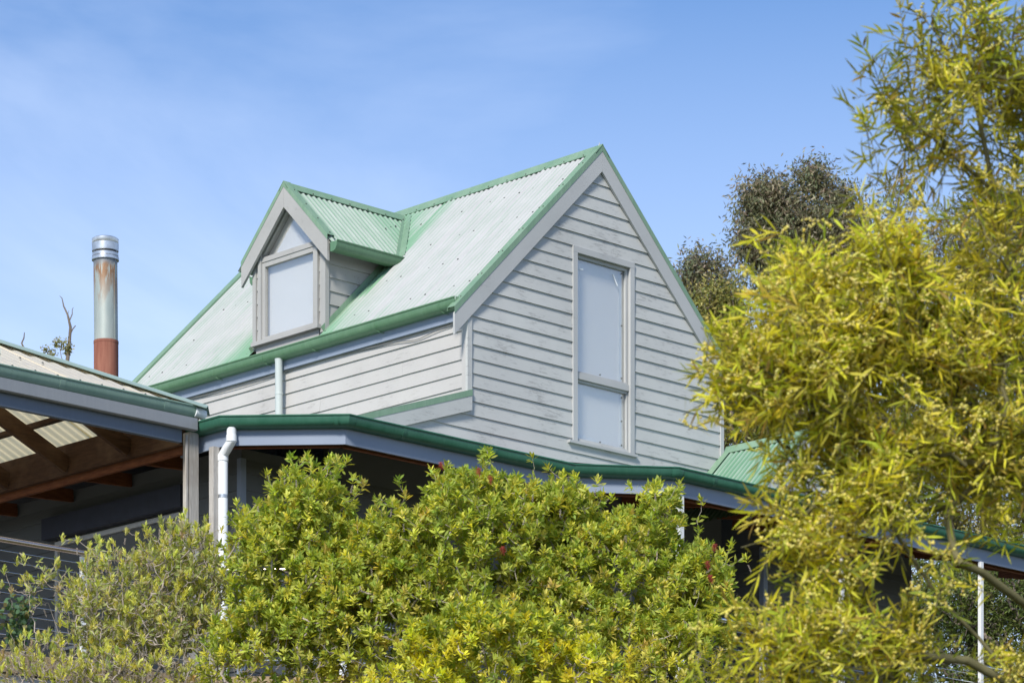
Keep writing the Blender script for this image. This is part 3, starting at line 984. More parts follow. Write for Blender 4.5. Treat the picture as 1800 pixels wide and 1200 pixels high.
# bird-sized clump of leaf litter caught by the dormer corner is left to the gutter
# --- lean-to on the patio side with its barge
lroof = MB().prism([(0.0, 0.02, lean(0) - 0.03), (-2.05, 0.02, lean(-2.05) - 0.03), (-2.05, 0.02, lean(-2.05) - 0.09), (0.0, 0.02, lean(0) - 0.09)], (0, 0.06, 0)).build('lean_to_roof', 'wood_dark', house)
vl = Vector((1, 0, LS)).normalized()
nl_ = Vector((-LS, 0, 1)).normalized()
ll = 2.05 * math.sqrt(1 + LS * LS)
y = 0.0
while y < 9.4:
    corr('roof_sheet', lroof, 'roof_green', (-2.05, 0, lean(-2.05)), (0, 1, 0), vl, nl_, y - 0.02, y + 0.782, lambda s_: 0, lambda s_: ll + (0.0 if s_ < YB - 0.05 else 2.0), rows=2, sub=4)
    y += 0.762
mbq = MB().prism([(0.025, -0.052, lean(0.025) + 0.062), (-2.05, -0.052, lean(-2.05) + 0.062), (-2.05, -0.052, lean(-2.05)), (0.025, -0.052, lean(0.025))], (0, 0.003, 0))
mbq.prism([(0.025, -0.052, lean(0.025) + 0.0625), (-2.05, -0.052, lean(-2.05) + 0.0625), (-2.05, 0.05, lean(-2.05) + 0.0625), (0.025, 0.05, lean(0.025) + 0.0625)], (0, 0, 0.003))
mbq.build('barge_cap', 'cap_green', lroof)
MB().prism([(0.022, -0.0485, lean(0.022) + 0.01), (-2.05, -0.0485, lean(-2.05) + 0.01), (-2.05, -0.0485, lean(-2.05) - 0.15), (0.022, -0.0485, lean(0.022) - 0.15)], (0, 0.026, 0)).build('barge_board', 'board', lroof)
MB().prism([(-0.002, 0.0, 9.0), (-1.6, 0.0, 9.0), (-1.6, 0.0, 9.02), (-0.002, 0.0, lean(0) - 0.05)], (0, 0.07, 0)).build('lean_to_wall', 'board', house)
# --- lower storey
LX0, LX1 = -3.02, 2.9
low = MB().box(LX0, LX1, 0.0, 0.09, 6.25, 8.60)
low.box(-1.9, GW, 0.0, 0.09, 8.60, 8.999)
low.box(-12.0, LX0 - 0.001, 6.0, 6.1, 6.25, 9.6)  # return wall behind the patio, added to block sky light
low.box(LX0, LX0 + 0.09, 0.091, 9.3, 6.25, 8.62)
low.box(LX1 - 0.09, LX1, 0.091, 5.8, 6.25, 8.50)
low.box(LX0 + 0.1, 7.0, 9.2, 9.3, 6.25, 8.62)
low = low.build('lower_wall', 'board_low_shaded', house)
zz = 6.28
while zz < 8.45:
    board_row(low, 'board_low_shaded', (0, 0, 0), (1, 0, 0), (0, -1, 0), LX0 + 0.03, LX1, zz, min(zz + 0.178, 8.49))
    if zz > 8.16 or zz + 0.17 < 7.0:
        board_row(low, 'board_low_shaded', (LX0, 0, 0), (0, 1, 0), (-1, 0, 0), 0.03, 9.2, zz, min(zz + 0.178, 8.49))
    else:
        board_row(low, 'board_low_shaded', (LX0, 0, 0), (0, 1, 0), (-1, 0, 0), 0.03, 0.95, zz, min(zz + 0.178, 8.49))
        board_row(low, 'board_low_shaded', (LX0, 0, 0), (0, 1, 0), (-1, 0, 0), 3.05, 9.2, zz, min(zz + 0.178, 8.49))
    zz += 0.160
MB().box(LX0 - 0.034, LX0 + 0.03, -0.034, 0.03, 6.25, 8.50).build('corner_board', 'fascia', low)
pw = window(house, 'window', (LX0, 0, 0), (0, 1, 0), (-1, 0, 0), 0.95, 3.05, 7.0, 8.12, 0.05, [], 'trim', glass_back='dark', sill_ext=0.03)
MB().box(LX0 - 0.13, LX0 - 0.034, 0.80, 3.15, 8.14, 8.36).build('blind_box', 'navy', pw)
# bay at the far end of the front veranda
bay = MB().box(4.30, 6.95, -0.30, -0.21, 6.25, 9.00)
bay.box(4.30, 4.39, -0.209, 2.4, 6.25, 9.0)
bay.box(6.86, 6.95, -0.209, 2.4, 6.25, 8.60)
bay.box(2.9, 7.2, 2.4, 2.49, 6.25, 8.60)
bay = bay.build('bay_wall', 'board_low_shaded', house)
zz = 6.28
while zz < 8.55:
    board_row(bay, 'board_low_shaded', (0, -0.30, 0), (1, 0, 0), (0, -1, 0), 4.33, 6.93, zz, min(zz + 0.178, 8.6))
    board_row(bay, 'board_low_shaded', (4.30, 0, 0), (0, 1, 0), (-1, 0, 0), -0.27, 2.38, zz, min(zz + 0.178, 8.6))
    zz += 0.160
MB().box(4.266, 4.335, -0.334, -0.265, 6.25, 8.60).build('corner_board', 'fascia', bay)
# --- porch gable on the front veranda
PX, PZ, PY = 4.00, 9.70, -1.19
porch = MB().prism([(PX - 0.95, PY + 0.03, PZ - 1.02), (PX + 0.95, PY + 0.03, PZ - 1.02), (PX, PY + 0.03, PZ - 0.06)], (0, 0.06, 0)).build('porch_gable', 'board', house)
zz = 8.72
while zz < PZ - 0.1:
    hw0, hw1 = (PZ - 0.05 - zz), max(0.0, PZ - 0.05 - zz - SW)
    board_row(porch, 'board', (0, PY + 0.03, 0), (1, 0, 0), (0, -1, 0), PX - hw0, PX + hw0, zz, zz + SW, PX - hw1, PX + hw1)
    zz += SW
barge(porch, (0, PY - 0.02, 0), (1, 0, 0), (0, -1, 0), PZ + 0.03, PX, PX - 0.98, 1.0, 0.05, 0.15, 0.026, 0.07, 'cap_green', 'board')
for sg in (-1, 1):
    for ya, yb in ((PY, PY + 0.60), (PY + 0.60, -0.022 if sg < 0 else 1.5)):
        corr('roof_sheet', porch, 'roof_green', (PX + sg * 1.05, 0, PZ - 1.05), (0, 1, 0), (-sg * s45, 0, s45), (sg * s45, 0, s45), ya, yb, lambda s_: 0, lambda s_: 1.05 / s45 - 0.02, rows=4,
             wear=lambda s_, t: 0.55)
ridge_cap(porch, (PX, PY - 0.02, PZ + 0.024), (PX, -0.003, PZ + 0.024), 1.0, 0.12, 'cap_green')
MB().bar((PX - 0.86, -0.055, PZ - 0.86 + 0.02), (PX - 0.05, -0.055, PZ - 0.05 + 0.02), 0.13, 0.005, up=(-1, 0, 1)).build('apron_flashing', 'cap_green', porch)

# ------------------------------------------------------------------ VERANDA
ver = thing('veranda', 'veranda roof with dark green gutter and blue-grey fascia wrapping the house', 'veranda', (-1.4, -1.4, 6.27))
ZG = 8.69
lip = [(-3.775, 5.6), (-3.775, -0.60), (-2.93, -1.50), (0.09, -1.50), (0.95, -2.13), (9.6, -2.13)]
def inset(path, d, sign=1):
    pts = [Vector((p[0], p[1], 0)) for p in path]
    nr_ = []
    for a, b in zip(pts[:-1], pts[1:]):
        e = (b - a).normalized()
        nr_.append(Vector((e.y, -e.x, 0)) * sign)
    out = []
    for i, p in enumerate(pts):
        n1, n2 = nr_[max(i - 1, 0)], nr_[min(i, len(nr_) - 1)]
        m_ = (n1 + n2).normalized()
        out.append(p + m_ / m_.dot(n1) * d)
    return [(p.x, p.y) for p in out]
# travelling from the back towards the front: outward (away from the house) is on the right
fpath = inset(lip, -0.118, 1)
fpath = [(fpath[0][0], 0.15)] + fpath[1:]
vg = MB().sweep(fpath, ZG, QUAD, sign=1).build('gutter', 'gutter_dark', ver, smooth=True)
def along(path, i, f):
    a, b = Vector(path[i] + (0,)), Vector(path[i + 1] + (0,))
    p = a.lerp(b, f)
    d = (b - a).normalized() * 0.022
    return [((p - d).x, (p - d).y), ((p + d).x, (p + d).y)]
for i, f in ((1, 0.93), (2, 0.22), (2, 0.62), (4, 0.06), (4, 0.3), (4, 0.5), (4, 0.7)):
    MB().sweep(along(fpath, i, f), ZG, SLEEVE, sign=1).build('gutter_joiner', 'gutter_dark', vg, smooth=True)
for i in (1, 2, 3, 4):
    p = Vector(fpath[i] + (0,))
    d0 = (Vector(fpath[i - 1] + (0,)) - p).normalized() * 0.035
    d1 = (Vector(fpath[i + 1] + (0,)) - p).normalized() * 0.035
    MB().sweep([((p + d0).x, (p + d0).y), (p.x, p.y), ((p + d1).x, (p + d1).y)], ZG, SLEEVE, sign=1).build('gutter_corner', 'gutter_dark', vg, smooth=True)
FB = [(-0.001, -0.255), (-0.001, -0.10), (-0.026, -0.10), (-0.026, -0.255)]
for i in range(5):                                  # each run of fascia is its own board
    MB().sweep(fpath[i:i + 2], ZG, FB, sign=1).build('fascia', 'fascia', ver)
ip = inset(lip, -0.16, 1)
# roof planes: lining slab with sheets on top
def vsheet(parent, a, b, topa, topb, n_sheets, mat='roof_green'):
    pass
wall_line = [(-1.95, 5.6), (-1.95, 0.3), (-1.4, -0.025), (0.09, -0.025), (0.95, -0.025), (9.6, -0.025)]
zw = [8.98, 8.98, 9.04, 9.05, 9.10, 9.10]
vroof = MB()
top_e = inset(lip, -0.09, 1)
vs = []
for i in range(6):
    vs += [(top_e[i][0], top_e[i][1], ZG - 0.035), (wall_line[i][0], wall_line[i][1], zw[i])]
vs += [(p[0], p[1], p[2] - 0.02) for p in vs]
fs = []
for i in range(5):
    fs += [(2 * i, 2 * i + 2, 2 * i + 3, 2 * i + 1), (12 + 2 * i, 12 + 2 * i + 1, 12 + 2 * i + 3, 12 + 2 * i + 2)]
fs += [(0, 1, 13, 12), (10, 22, 23, 11)] + [(2 * i, 12 + 2 * i, 14 + 2 * i, 2 * i + 2) for i in range(5)] + [(2 * i + 1, 2 * i + 3, 15 + 2 * i, 13 + 2 * i) for i in range(5)]
vroof = vroof.add(vs, fs).build('roof', 'wood_dark', ver)
for i in range(5):
    a, b = Vector(top_e[i] + (ZG - 0.025,)), Vector(top_e[i + 1] + (ZG - 0.025,))
    c, d = Vector(wall_line[i] + (zw[i] + 0.01,)), Vector(wall_line[i + 1] + (zw[i + 1] + 0.01,))
    u = (b - a).normalized()
    up_ = Vector((-u.y, u.x, 0))
    hgt = (c - a).dot(up_)
    hgt = max(hgt, (d - a).dot(up_))
    rise = (zw[i] - ZG + 0.035)
    v_ = (up_ * hgt + Vector((0, 0, rise))).normalized()
    n_ = u.cross(v_)
    L = (b - a).length
    lv = math.sqrt(hgt * hgt + rise * rise)
    sa, sb = (c - a).dot(u), (d - a).dot(u)
    def hi(s_):
        h = 1.0
        if sa > 0.01 and s_ < sa: h = min(h, s_ / sa)
        if sb < L - 0.01 and s_ > sb: h = min(h, (L - s_) / (L - sb))
        return max(0.0, h) * lv
    s_ = 0.0
    while s_ < L - 0.02:
        e = min(s_ + 0.762, L)
        corr('roof_sheet', vroof, 'roof_green', a, u, v_, n_, s_, e, lambda q: 0, hi, rows=2, sub=4)
        s_ = e
# rafters and beams under the veranda
def raft(a, b, mat='wood_red', w_=0.045, h_=0.13):
    MB().bar(a, b, w_, h_).build('rafter', mat, ver)
for y in (0.75, 1.75, 2.75, 3.75, 4.75):
    raft((-3.64, y, 8.53), (-3.045, y, 8.56))
for x in (-2.6, -1.9, -1.1, -0.3, 0.5):
    raft((x, -1.33, 8.565), (x, -0.03, 8.86))
for x in (1.4, 2.3, 3.2, 4.1, 5.0, 5.9, 6.8, 7.7, 8.6):
    raft((x, -1.95, 8.565), (x, -0.35 if x > 4.2 else -0.03, 8.88))
raft((-3.40, -0.75, 8.56), (-2.98, -0.10, 8.70))
bp = inset(lip, -0.21, 1)
for i in range(1, 5):
    MB().sweep(bp[i:i + 2], 8.43, [(0.0, 0.0), (0.0, 0.14), (-0.05, 0.14), (-0.05, 0.0)], sign=1).build('beam', 'wood_red', ver)
# posts
def vpost(x, y, mat, w_=0.09, z1=8.43, rot=0.0):
    c, s_ = math.cos(rot) * w_ / 2, math.sin(rot) * w_ / 2
    poly = [(x + c - s_, y + s_ + c, 6.20), (x - c - s_, y - s_ + c, 6.20), (x - c + s_, y - s_ - c, 6.20), (x + c + s_, y + s_ - c, 6.20)]
    MB().prism(poly, (0, 0, z1 - 6.20)).build('post', mat, ver)
vpost(-3.705, -0.435, 'wood_grey', 0.07)
vpost(1.07, -2.02, 'white_post', 0.062)
vpost(3.62, -2.02, 'white_post', 0.045)
vpost(6.05, -2.02, 'white_post', 0.045)
vpost(8.5, -2.02, 'white_post', 0.045)
# white swan-neck downpipe at the chamfered corner
P0 = at(407, 752, 29.62)
P1 = at(407, 775, 29.62)
P2 = at(392, 800, 29.72)
P3 = at(392, 812, 29.72)
dp = MB().tube([P0, P1, 0.5 * (P1 + P2) + np.array([0, 0, 0.0]), P2, P3, (P3[0], P3[1], 6.2)], [0.047] * 6, 14).build('downpipe', 'pvc_white', ver, smooth=True)
for q, d_ in ((P1, P0), (P2, P3)):
    q, d_ = Vector(q), Vector(d_)
    e = (d_ - q).normalized()
    MB().tube([q - e * 0.005, q + e * 0.055], 0.052, 14).build('elbow_collar', 'pvc_white', dp, smooth=True)

for z_ in (7.95, 7.1):
    MB().tube([(P3[0], P3[1], z_), (P3[0], P3[1], z_ + 0.03)], 0.050, 14).build('strap', 'galv', dp, smooth=True)

# ------------------------------------------------------------------ PATIO ROOF
pat = thing('patio_roof', 'hipped patio roof of cream corrugated sheets with grey-green gutter and steel beam', 'patio roof', (-5.6, 1.5, 6.27))
HT = 0.455
PXC, PYC, PZC = -3.69, -0.21, 8.835                 # roof corner at the eave
PL, PD = -8.6, 5.4
pg = MB().sweep([(PL, -0.150), (-3.785, -0.150)], 8.838, QUAD, sign=1).build('gutter', 'gutter_patio', pat, smooth=True)
for x in (-4.13, -5.33, -6.6):
    MB().sweep([(x - 0.03, -0.150), (x + 0.03, -0.150)], 8.838, SLEEVE, sign=1).build('gutter_joiner', 'gutter_patio', pg, smooth=True)
MB().tube([(-3.784, -0.225, 8.790), (-3.72, -0.225, 8.785), (-3.665, -0.225, 8.775)], [0.050, 0.050, 0.050], 14).build('outlet', 'pvc_white', pg, smooth=True)
# light grey C-section fascia beam
CP = [(0.0, 0.0), (0.058, 0.0), (0.058, -0.004), (0.010, -0.004), (0.006, -0.012), (0.006, -0.098), (0.012, -0.106), (0.060, -0.106), (0.060, -0.118), (0.054, -0.118), (0.054, -0.111), (0.0, -0.111)]
CP = [(0.062, 0.0), (0.062, -0.108), (0.050, -0.116), (0.0, -0.116), (0.0, -0.110), (0.050, -0.110), (0.056, -0.105), (0.056, -0.005), (0.0, -0.005), (0.0, 0.0)]
MB().sweep([(PL, -0.235), (-3.795, -0.235)], 8.712, CP, sign=1).build('fascia_channel', 'steel_grey', pat)
MB().box(PL, -3.93, -0.225, -0.165, 8.475, 8.712).build('front_beam', 'steel_blue', pat)
# posts
PWX, PWY = -3.775, -0.185
c = 0.105
poly = []
for a in (20, 110, 200, 290):
    poly.append((PWX + c * 0.71 * math.cos(R(a + 25)), PWY + 0.02 + c * 0.71 * math.sin(R(a + 25)), 6.2))
MB().prism(poly, (0, 0, 8.595 - 6.2)).build('post', 'wood_grey', pat)
MB().box(-3.875, -3.855, -0.225, -0.205, 6.3, 8.56).build('conduit', 'wood_grey', pat)
MB().box(-7.9, -7.8, -0.16, -0.06, 6.2, 8.475).build('post', 'wood_grey', pat)
# heavy timber beam running back from the post, with its ledger, and jack rafters
MB().box(-3.835, -3.775, -0.08, PD, 8.50, 8.80).build('beam', 'wood_dark', pat)
MB().box(-3.76, -3.715, -0.02, PD, 8.43, 8.52).build('ledger', 'wood_red', pat)
for yy in (0.72, 1.74, 2.76, 3.78, 4.8):
    x1 = -3.84
    run = min(yy + 0.2 + 2.3, 3.0)
    x0 = max(x1 - run, PXC - (yy - PYC) - 0.05) if yy < 2.4 else x1 - 2.6
    zb = 8.585
    MB().bar((x0, yy, zb + (x1 - x0) * HT), (x1, yy, zb), 0.05, 0.165).build('rafter', 'wood_dark', pat)
for xx in (-4.12, -4.95, -5.8):                     # battens along the eave
    yh = PYC + (PXC - xx)
    zt = PZC + (PXC - xx) * HT - 0.045
    MB().box(xx - 0.035, xx + 0.035, max(0.0, yh), PD, zt - 0.045, zt).build('batten', 'wood_dark', pat)
for yy in (0.25, 1.05):
    xx = PXC - (yy - PYC)
    zt = PZC + (yy - PYC) * HT - 0.045
    MB().box(PL, xx, yy - 0.035, yy + 0.035, zt - 0.045, zt).build('batten', 'wood_dark', pat)
# roof sheets: front plane and right-hand plane meeting on the hip
hipf = MB()
p0, p1 = Vector((PXC, PYC, PZC - 0.03)), Vector((PXC - 2.85, PYC + 2.85, PZC - 0.03 + 2.85 * HT))
hipf = hipf.bar(p0, p1, 0.045, 0.12, off=(0, -0.09)).build('hip_rafter', 'wood_dark', pat)
hp = math.atan(HT)
vF, nF = (0, math.cos(hp), math.sin(hp)), (0, -math.sin(hp), math.cos(hp))
x = PL
while x < PXC - 0.05:
    x1 = min(x + 0.86, PXC)
    corr('roof_sheet', hipf, 'poly', (0, PYC, PZC), (1, 0, 0), vF, nF, x, x1 + 0.02, lambda s_: 0, lambda s_: min(PXC - s_, 2.85) / math.cos(hp), pitch=0.125, amp=0.011, rows=6, sub=8)
    x = x1
vX, nX = (-math.cos(hp), 0, math.sin(hp)), (math.sin(hp), 0, math.cos(hp))
y = PYC
while y < PD - 0.05:
    y1 = min(y + 0.86, PD)
    corr('roof_sheet', hipf, 'poly', (PXC, 0, PZC), (0, 1, 0), vX, nX, y, y1 + 0.02, lambda s_: 0, lambda s_: min(s_ - PYC, 2.85) / math.cos(hp), pitch=0.125, amp=0.011, rows=6, sub=8)
    y = y1
ridge_cap(hipf, Vector((PXC + 0.05, PYC - 0.05, PZC + 0.045 - 0.05 * HT)), Vector((PXC - 2.9, PYC + 2.9, PZC + 0.045 + 2.9 * HT)), HT * 0.66, 0.16, 'cap_patio', 'hip_cap')
mb = MB()
for i in range(14):
    x = PXC - 0.35 - i * 0.25
    for t in ((0.10, 0.10), (0.75, 0.80))[: 2 if i > 3 else 1]:
        q = Vector((x + rnd.uniform(-0.01, 0.01), PYC, PZC)) + Vector(vF) * t[0] + Vector(nF) * 0.012
        mb.tube([q, q + Vector(nF) * 0.012], [0.014, 0.006], 6)
mb.build('screws', 'screw', hipf, kind='stuff')
# loose wire hanging off the rafter
q = at(118, 778, 33.2)
MB().tube([at(105, 770, 33.2), at(122, 775, 33.2), at(130, 790, 33.2), at(131, 806, 33.2)], 0.006, 5).build('wire', 'white_strip', pat)

# ------------------------------------------------------------------ DECK and BALUSTRADES
deck = thing('deck', 'raised timber deck with ochre edge board under the veranda and patio', 'deck', (0, 0, 5.2))
edge = [(PL, -0.30), (-3.86, -0.30), (-2.90, -1.36), (0.13, -1.36), (0.98, -2.02), (9.4, -2.02)]
mb = MB()
poly = [(x, y, 6.215) for x, y in edge] + [(9.4, 9.0, 6.215), (PL, 9.0, 6.215)]
mb.prism(poly, (0, 0, 0.03))
mb.build('floor', 'wood_grey', deck)
for a, b in zip(edge[:-1], edge[1:]):
    MB().sweep([a, b], 6.245, [(0.0, -0.185), (0.0, 0.0), (0.03, 0.0), (0.03, -0.185)], sign=1).build('edge_board', 'wood_ochre', deck)
    L = (Vector(a) - Vector(b)).length
    for kz in range(7):
        MB().sweep([a, b], 6.045 - kz * 0.15, [(-0.03, -0.145), (-0.03, 0.0), (-0.008, 0.0), (-0.008, -0.145)], sign=1).build('skirting_board', 'wood_grey', deck)
for x, y in ((-8, -0.2), (-6, -0.2), (-4, -0.2), (-2.8, -1.25), (0, -1.25), (1.05, -1.9), (3.6, -1.9), (6, -1.9), (8.5, -1.9)):
    MB().box(x - 0.05, x + 0.05, y, y + 0.1, ground_z(x, y) - 0.4, 6.214).build('support_post', 'wood_grey', deck)

def balustrade(label, pts, posts, rail_mat):
    a, b = Vector(pts[0] + (6.245,)), Vector(pts[-1] + (6.245,))
    t = thing('balustrade', label, 'balustrade', ((a + b) / 2), 'wire balustrades along the deck')
    top_ = [(p[0], p[1], 7.262) for p in pts]
    MB().tube(top_, 0.026, 12).build('handrail', rail_mat, t, smooth=True)
    for k in range(9):
        MB().tube([(p[0], p[1], 7.262 - 0.10 - k * 0.094) for p in pts], 0.004, 5).build('cable', 'stainless', t, smooth=True)
    for x, y in posts:
        MB().box(x - 0.03, x + 0.03, y - 0.018, y + 0.018, 6.246, 7.234).build('post', 'white_post', t)
balustrade('wire balustrade with rounded handrail on the deck edge under the patio roof', [(PL, -0.26), (-3.92, -0.26)], [(-5.08, -0.23), (-6.6, -0.23), (-8.0, -0.23)], 'rail_brown')
balustrade('wire balustrade with shiny handrail on the deck edge past the porch gable', [(1.12, -1.98), (9.3, -1.98)], [(2.42, -1.95), (4.85, -1.95), (7.3, -1.95)], 'stainless')
balustrade('wire balustrade on the deck edge in front of the gable wall', [(-3.72, -0.40), (-2.87, -1.30), (0.12, -1.30), (0.98, -1.95)], [(-2.82, -1.28), (-1.2, -1.28), (0.10, -1.28)], 'rail_brown')

# ------------------------------------------------------------------ FLUE
flue = thing('flue', 'tall round steel chimney flue with rusty base and shiny cap', 'chimney', (0, 0, 0))
fx, fy = at(187, 600, 38.2)[:2]
flue.location = (fx, fy, 8.9)
WORG[flue.name] = Vector((fx, fy, 8.9))
zf = lambda yy: 1.6 + (HOR - yy) / FPX * 38.05
rr = 0.146
LEANX = np.array([-RT[0], -RT[1]]) * 0.012
def fp(yy):
    k = (660 - yy) / 250
    return (fx + LEANX[0] * k * 1.2, fy + LEANX[1] * k * 1.2, zf(yy))
MB().tube([(fx, fy, 8.9), fp(598)], rr + 0.004, 28).build('lower_pipe', 'flue_rust', flue, smooth=True)
MB().tube([fp(598.2), fp(450)], rr, 28).build('upper_pipe', 'flue_steel', flue, smooth=True)
sq = np.array([-FW[0] * 0.55 + RT[0] * 0.83, -FW[1] * 0.55 + RT[1] * 0.83, 0]) * (rr + 0.001)
MB().bar(Vector(fp(597)) + Vector(sq), Vector(fp(453)) + Vector(sq), 0.012, 0.006, up=sq).build('seam', 'flue_steel', flue)
MB().tube([fp(598.5), fp(594)], rr + 0.007, 28).build('joint_band', 'flue_rust', flue, smooth=True)
q = MB()
q.tube([fp(453), fp(452), fp(447), fp(446)], [rr + 0.004, rr + 0.020, rr + 0.020, rr + 0.006], 28)
q.tube([fp(446), fp(445), fp(440), fp(439)], [rr + 0.006, rr + 0.014, rr + 0.014, rr + 0.004], 28)
q.build('collar', 'galv', flue, smooth=True)
MB().tube([fp(440), fp(436)], rr - 0.01, 28).build('throat', 'dark', flue, smooth=True)
q = MB().tube([fp(437), fp(436), fp(423), fp(422.5), fp(421.5), fp(414.5), fp(413)], [rr + 0.004, rr + 0.016, rr + 0.018, rr + 0.014, rr + 0.018, rr + 0.018, rr + 0.002], 28)
q.build('cap', 'galv', flue, smooth=True)

#VEGETATION
# ------------------------------------------------------------------ VEGETATION
def unit(a):
    return a / np.maximum(1e-9, np.linalg.norm(a, axis=-1, keepdims=True))

def raw_mesh(name, verts, tris, mat, parent, cols=None, smooth=False, **props):
    verts = np.asarray(verts, np.float64)
    tris = np.asarray(tris, np.int32)
    lo, hi = verts.min(0), verts.max(0)
    org = Vector(((lo[0] + hi[0]) / 2, (lo[1] + hi[1]) / 2, lo[2]))
    vv = (verts - np.array(org)).astype(np.float32)
    me = bpy.data.meshes.new(name)
    me.vertices.add(len(vv))
    me.vertices.foreach_set('co', vv.ravel())
    me.loops.add(len(tris) * 3)
    me.loops.foreach_set('vertex_index', tris.ravel())
    me.polygons.add(len(tris))
    me.polygons.foreach_set('loop_start', np.arange(0, len(tris) * 3, 3, dtype=np.int32))
    me.polygons.foreach_set('use_smooth', np.full(len(tris), smooth))
    if cols is not None:
        a = me.attributes.new('col', 'FLOAT_COLOR', 'POINT')
        c4 = np.ones((len(vv), 4), np.float32)
        c4[:, :3] = cols
        a.data.foreach_set('color', c4.ravel())
    me.update(calc_edges=True)
    me.materials.append(M[mat])
    return link(name, me, parent, org, **props)

def stamp(tv, tt, pos, dirs, hint, length, width):
    """place a leaf template (x = half width, y = out of plane, z = along) at every pos"""
    n = len(pos)
    z = unit(dirs)
    y = hint - (hint * z).sum(1, keepdims=True) * z
    y = unit(y)
    x = np.cross(y, z)
    L = np.asarray(length).reshape(-1, 1, 1)
    W = np.asarray(width).reshape(-1, 1, 1)
    tv = np.broadcast_to(tv, (n,) + tv.shape[-2:])
    v = pos[:, None, :] + x[:, None, :] * tv[:, :, 0:1] * W + y[:, None, :] * tv[:, :, 1:2] * L + z[:, None, :] * tv[:, :, 2:3] * L
    k = tv.shape[1]
    t = (np.arange(n) * k)[:, None, None] + tt[None]
    return v.reshape(-1, 3), t.reshape(-1, 3), k

T_LEAF = np.array([(0, 0, 0), (-0.8, 0.02, 0.38), (0.8, 0.02, 0.38), (-0.95, 0.0, 0.66), (0.95, 0.0, 0.66), (0, -0.05, 1.0)], float)
F_LEAF = np.array([(0, 2, 1), (1, 2, 4), (1, 4, 3), (3, 4, 5)])
def sickle(c):
    v = [(0, 0, 0)]
    for z, w_ in ((0.22, 0.75), (0.5, 1.0), (0.78, 0.65)):
        v += [(-w_ + c * 6 * z * z, 0.10 * z * z, z), (w_ + c * 6 * z * z, 0.10 * z * z, z)]
    v.append((c * 6, 0.12, 1.0))
    return v
F_SICK = np.array([(0, 2, 1), (1, 2, 4), (1, 4, 3), (3, 4, 6), (3, 6, 5), (5, 6, 7)])
T_DIA = np.array([(0, 0, 0), (-1, 0.02, 0.45), (1, 0.02, 0.45), (0, 0, 1)], float)
F_DIA = np.array([(0, 2, 1), (1, 2, 3)])
def ico():
    p = (1 + 5 ** 0.5) / 2
    v = np.array([(-1, p, 0), (1, p, 0), (-1, -p, 0), (1, -p, 0), (0, -1, p), (0, 1, p), (0, -1, -p), (0, 1, -p), (p, 0, -1), (p, 0, 1), (-p, 0, -1), (-p, 0, 1)], float)
    f = np.array([(0, 11, 5), (0, 5, 1), (0, 1, 7), (0, 7, 10), (0, 10, 11), (1, 5, 9), (5, 11, 4), (11, 10, 2), (10, 7, 6), (7, 1, 8), (3, 9, 4), (3, 4, 2), (3, 2, 6), (3, 6, 8), (3, 8, 9), (4, 9, 5), (2, 4, 11), (6, 2, 10), (8, 6, 7), (9, 8, 1)])
    return v / np.linalg.norm(v[0]), f
ICO_V, ICO_F = ico()
OCT_V = np.array([(1, 0, 0), (-1, 0, 0), (0, 1, 0), (0, -1, 0), (0, 0, 1), (0, 0, -1)], float)
OCT_F = np.array([(0, 2, 4), (2, 1, 4), (1, 3, 4), (3, 0, 4), (2, 0, 5), (1, 2, 5), (3, 1, 5), (0, 3, 5)])

def balls(tv, tf, pos, rad):
    v = pos[:, None, :] + tv[None] * np.asarray(rad).reshape(-1, 1, 1)
    t = (np.arange(len(pos)) * len(tv))[:, None, None] + tf[None]
    return v.reshape(-1, 3), t.reshape(-1, 3), len(tv)

def lobe_pts(n, c, rad, shell=5.0, upbias=0.0):
    """n points in an ellipsoid given by centre and radii along (camera right, forward, up)"""
    d = unit(rng.normal(size=(n * 3, 3)))
    if upbias:
        keep = rng.random(n * 3) < np.clip(0.55 + upbias * d[:, 2], 0.05, 1)
        d = d[keep]
    d = d[:n]
    r = rng.random(len(d)) ** (1.0 / shell)
    wob = 1 + 0.16 * np.sin(d[:, 0] * 7 + c[0] * 3) * np.cos(d[:, 2] * 6 + c[2] * 5)
    q = d * (r * wob)[:, None]
    P = c + q[:, 0:1] * rad[0] * RT + q[:, 1:2] * rad[1] * FW + q[:, 2:3] * rad[2] * UP
    out = unit(d[:, 0:1] / rad[0] * RT + d[:, 1:2] / rad[1] * FW + d[:, 2:3] / rad[2] * UP)
    return P, out

def pxlobe(x, y, rx, ry, depth, rd, n, **kw):
    s_ = depth / FPX
    return lobe_pts(n, at(x, y, depth), (rx * s_, rd, ry * s_), **kw)

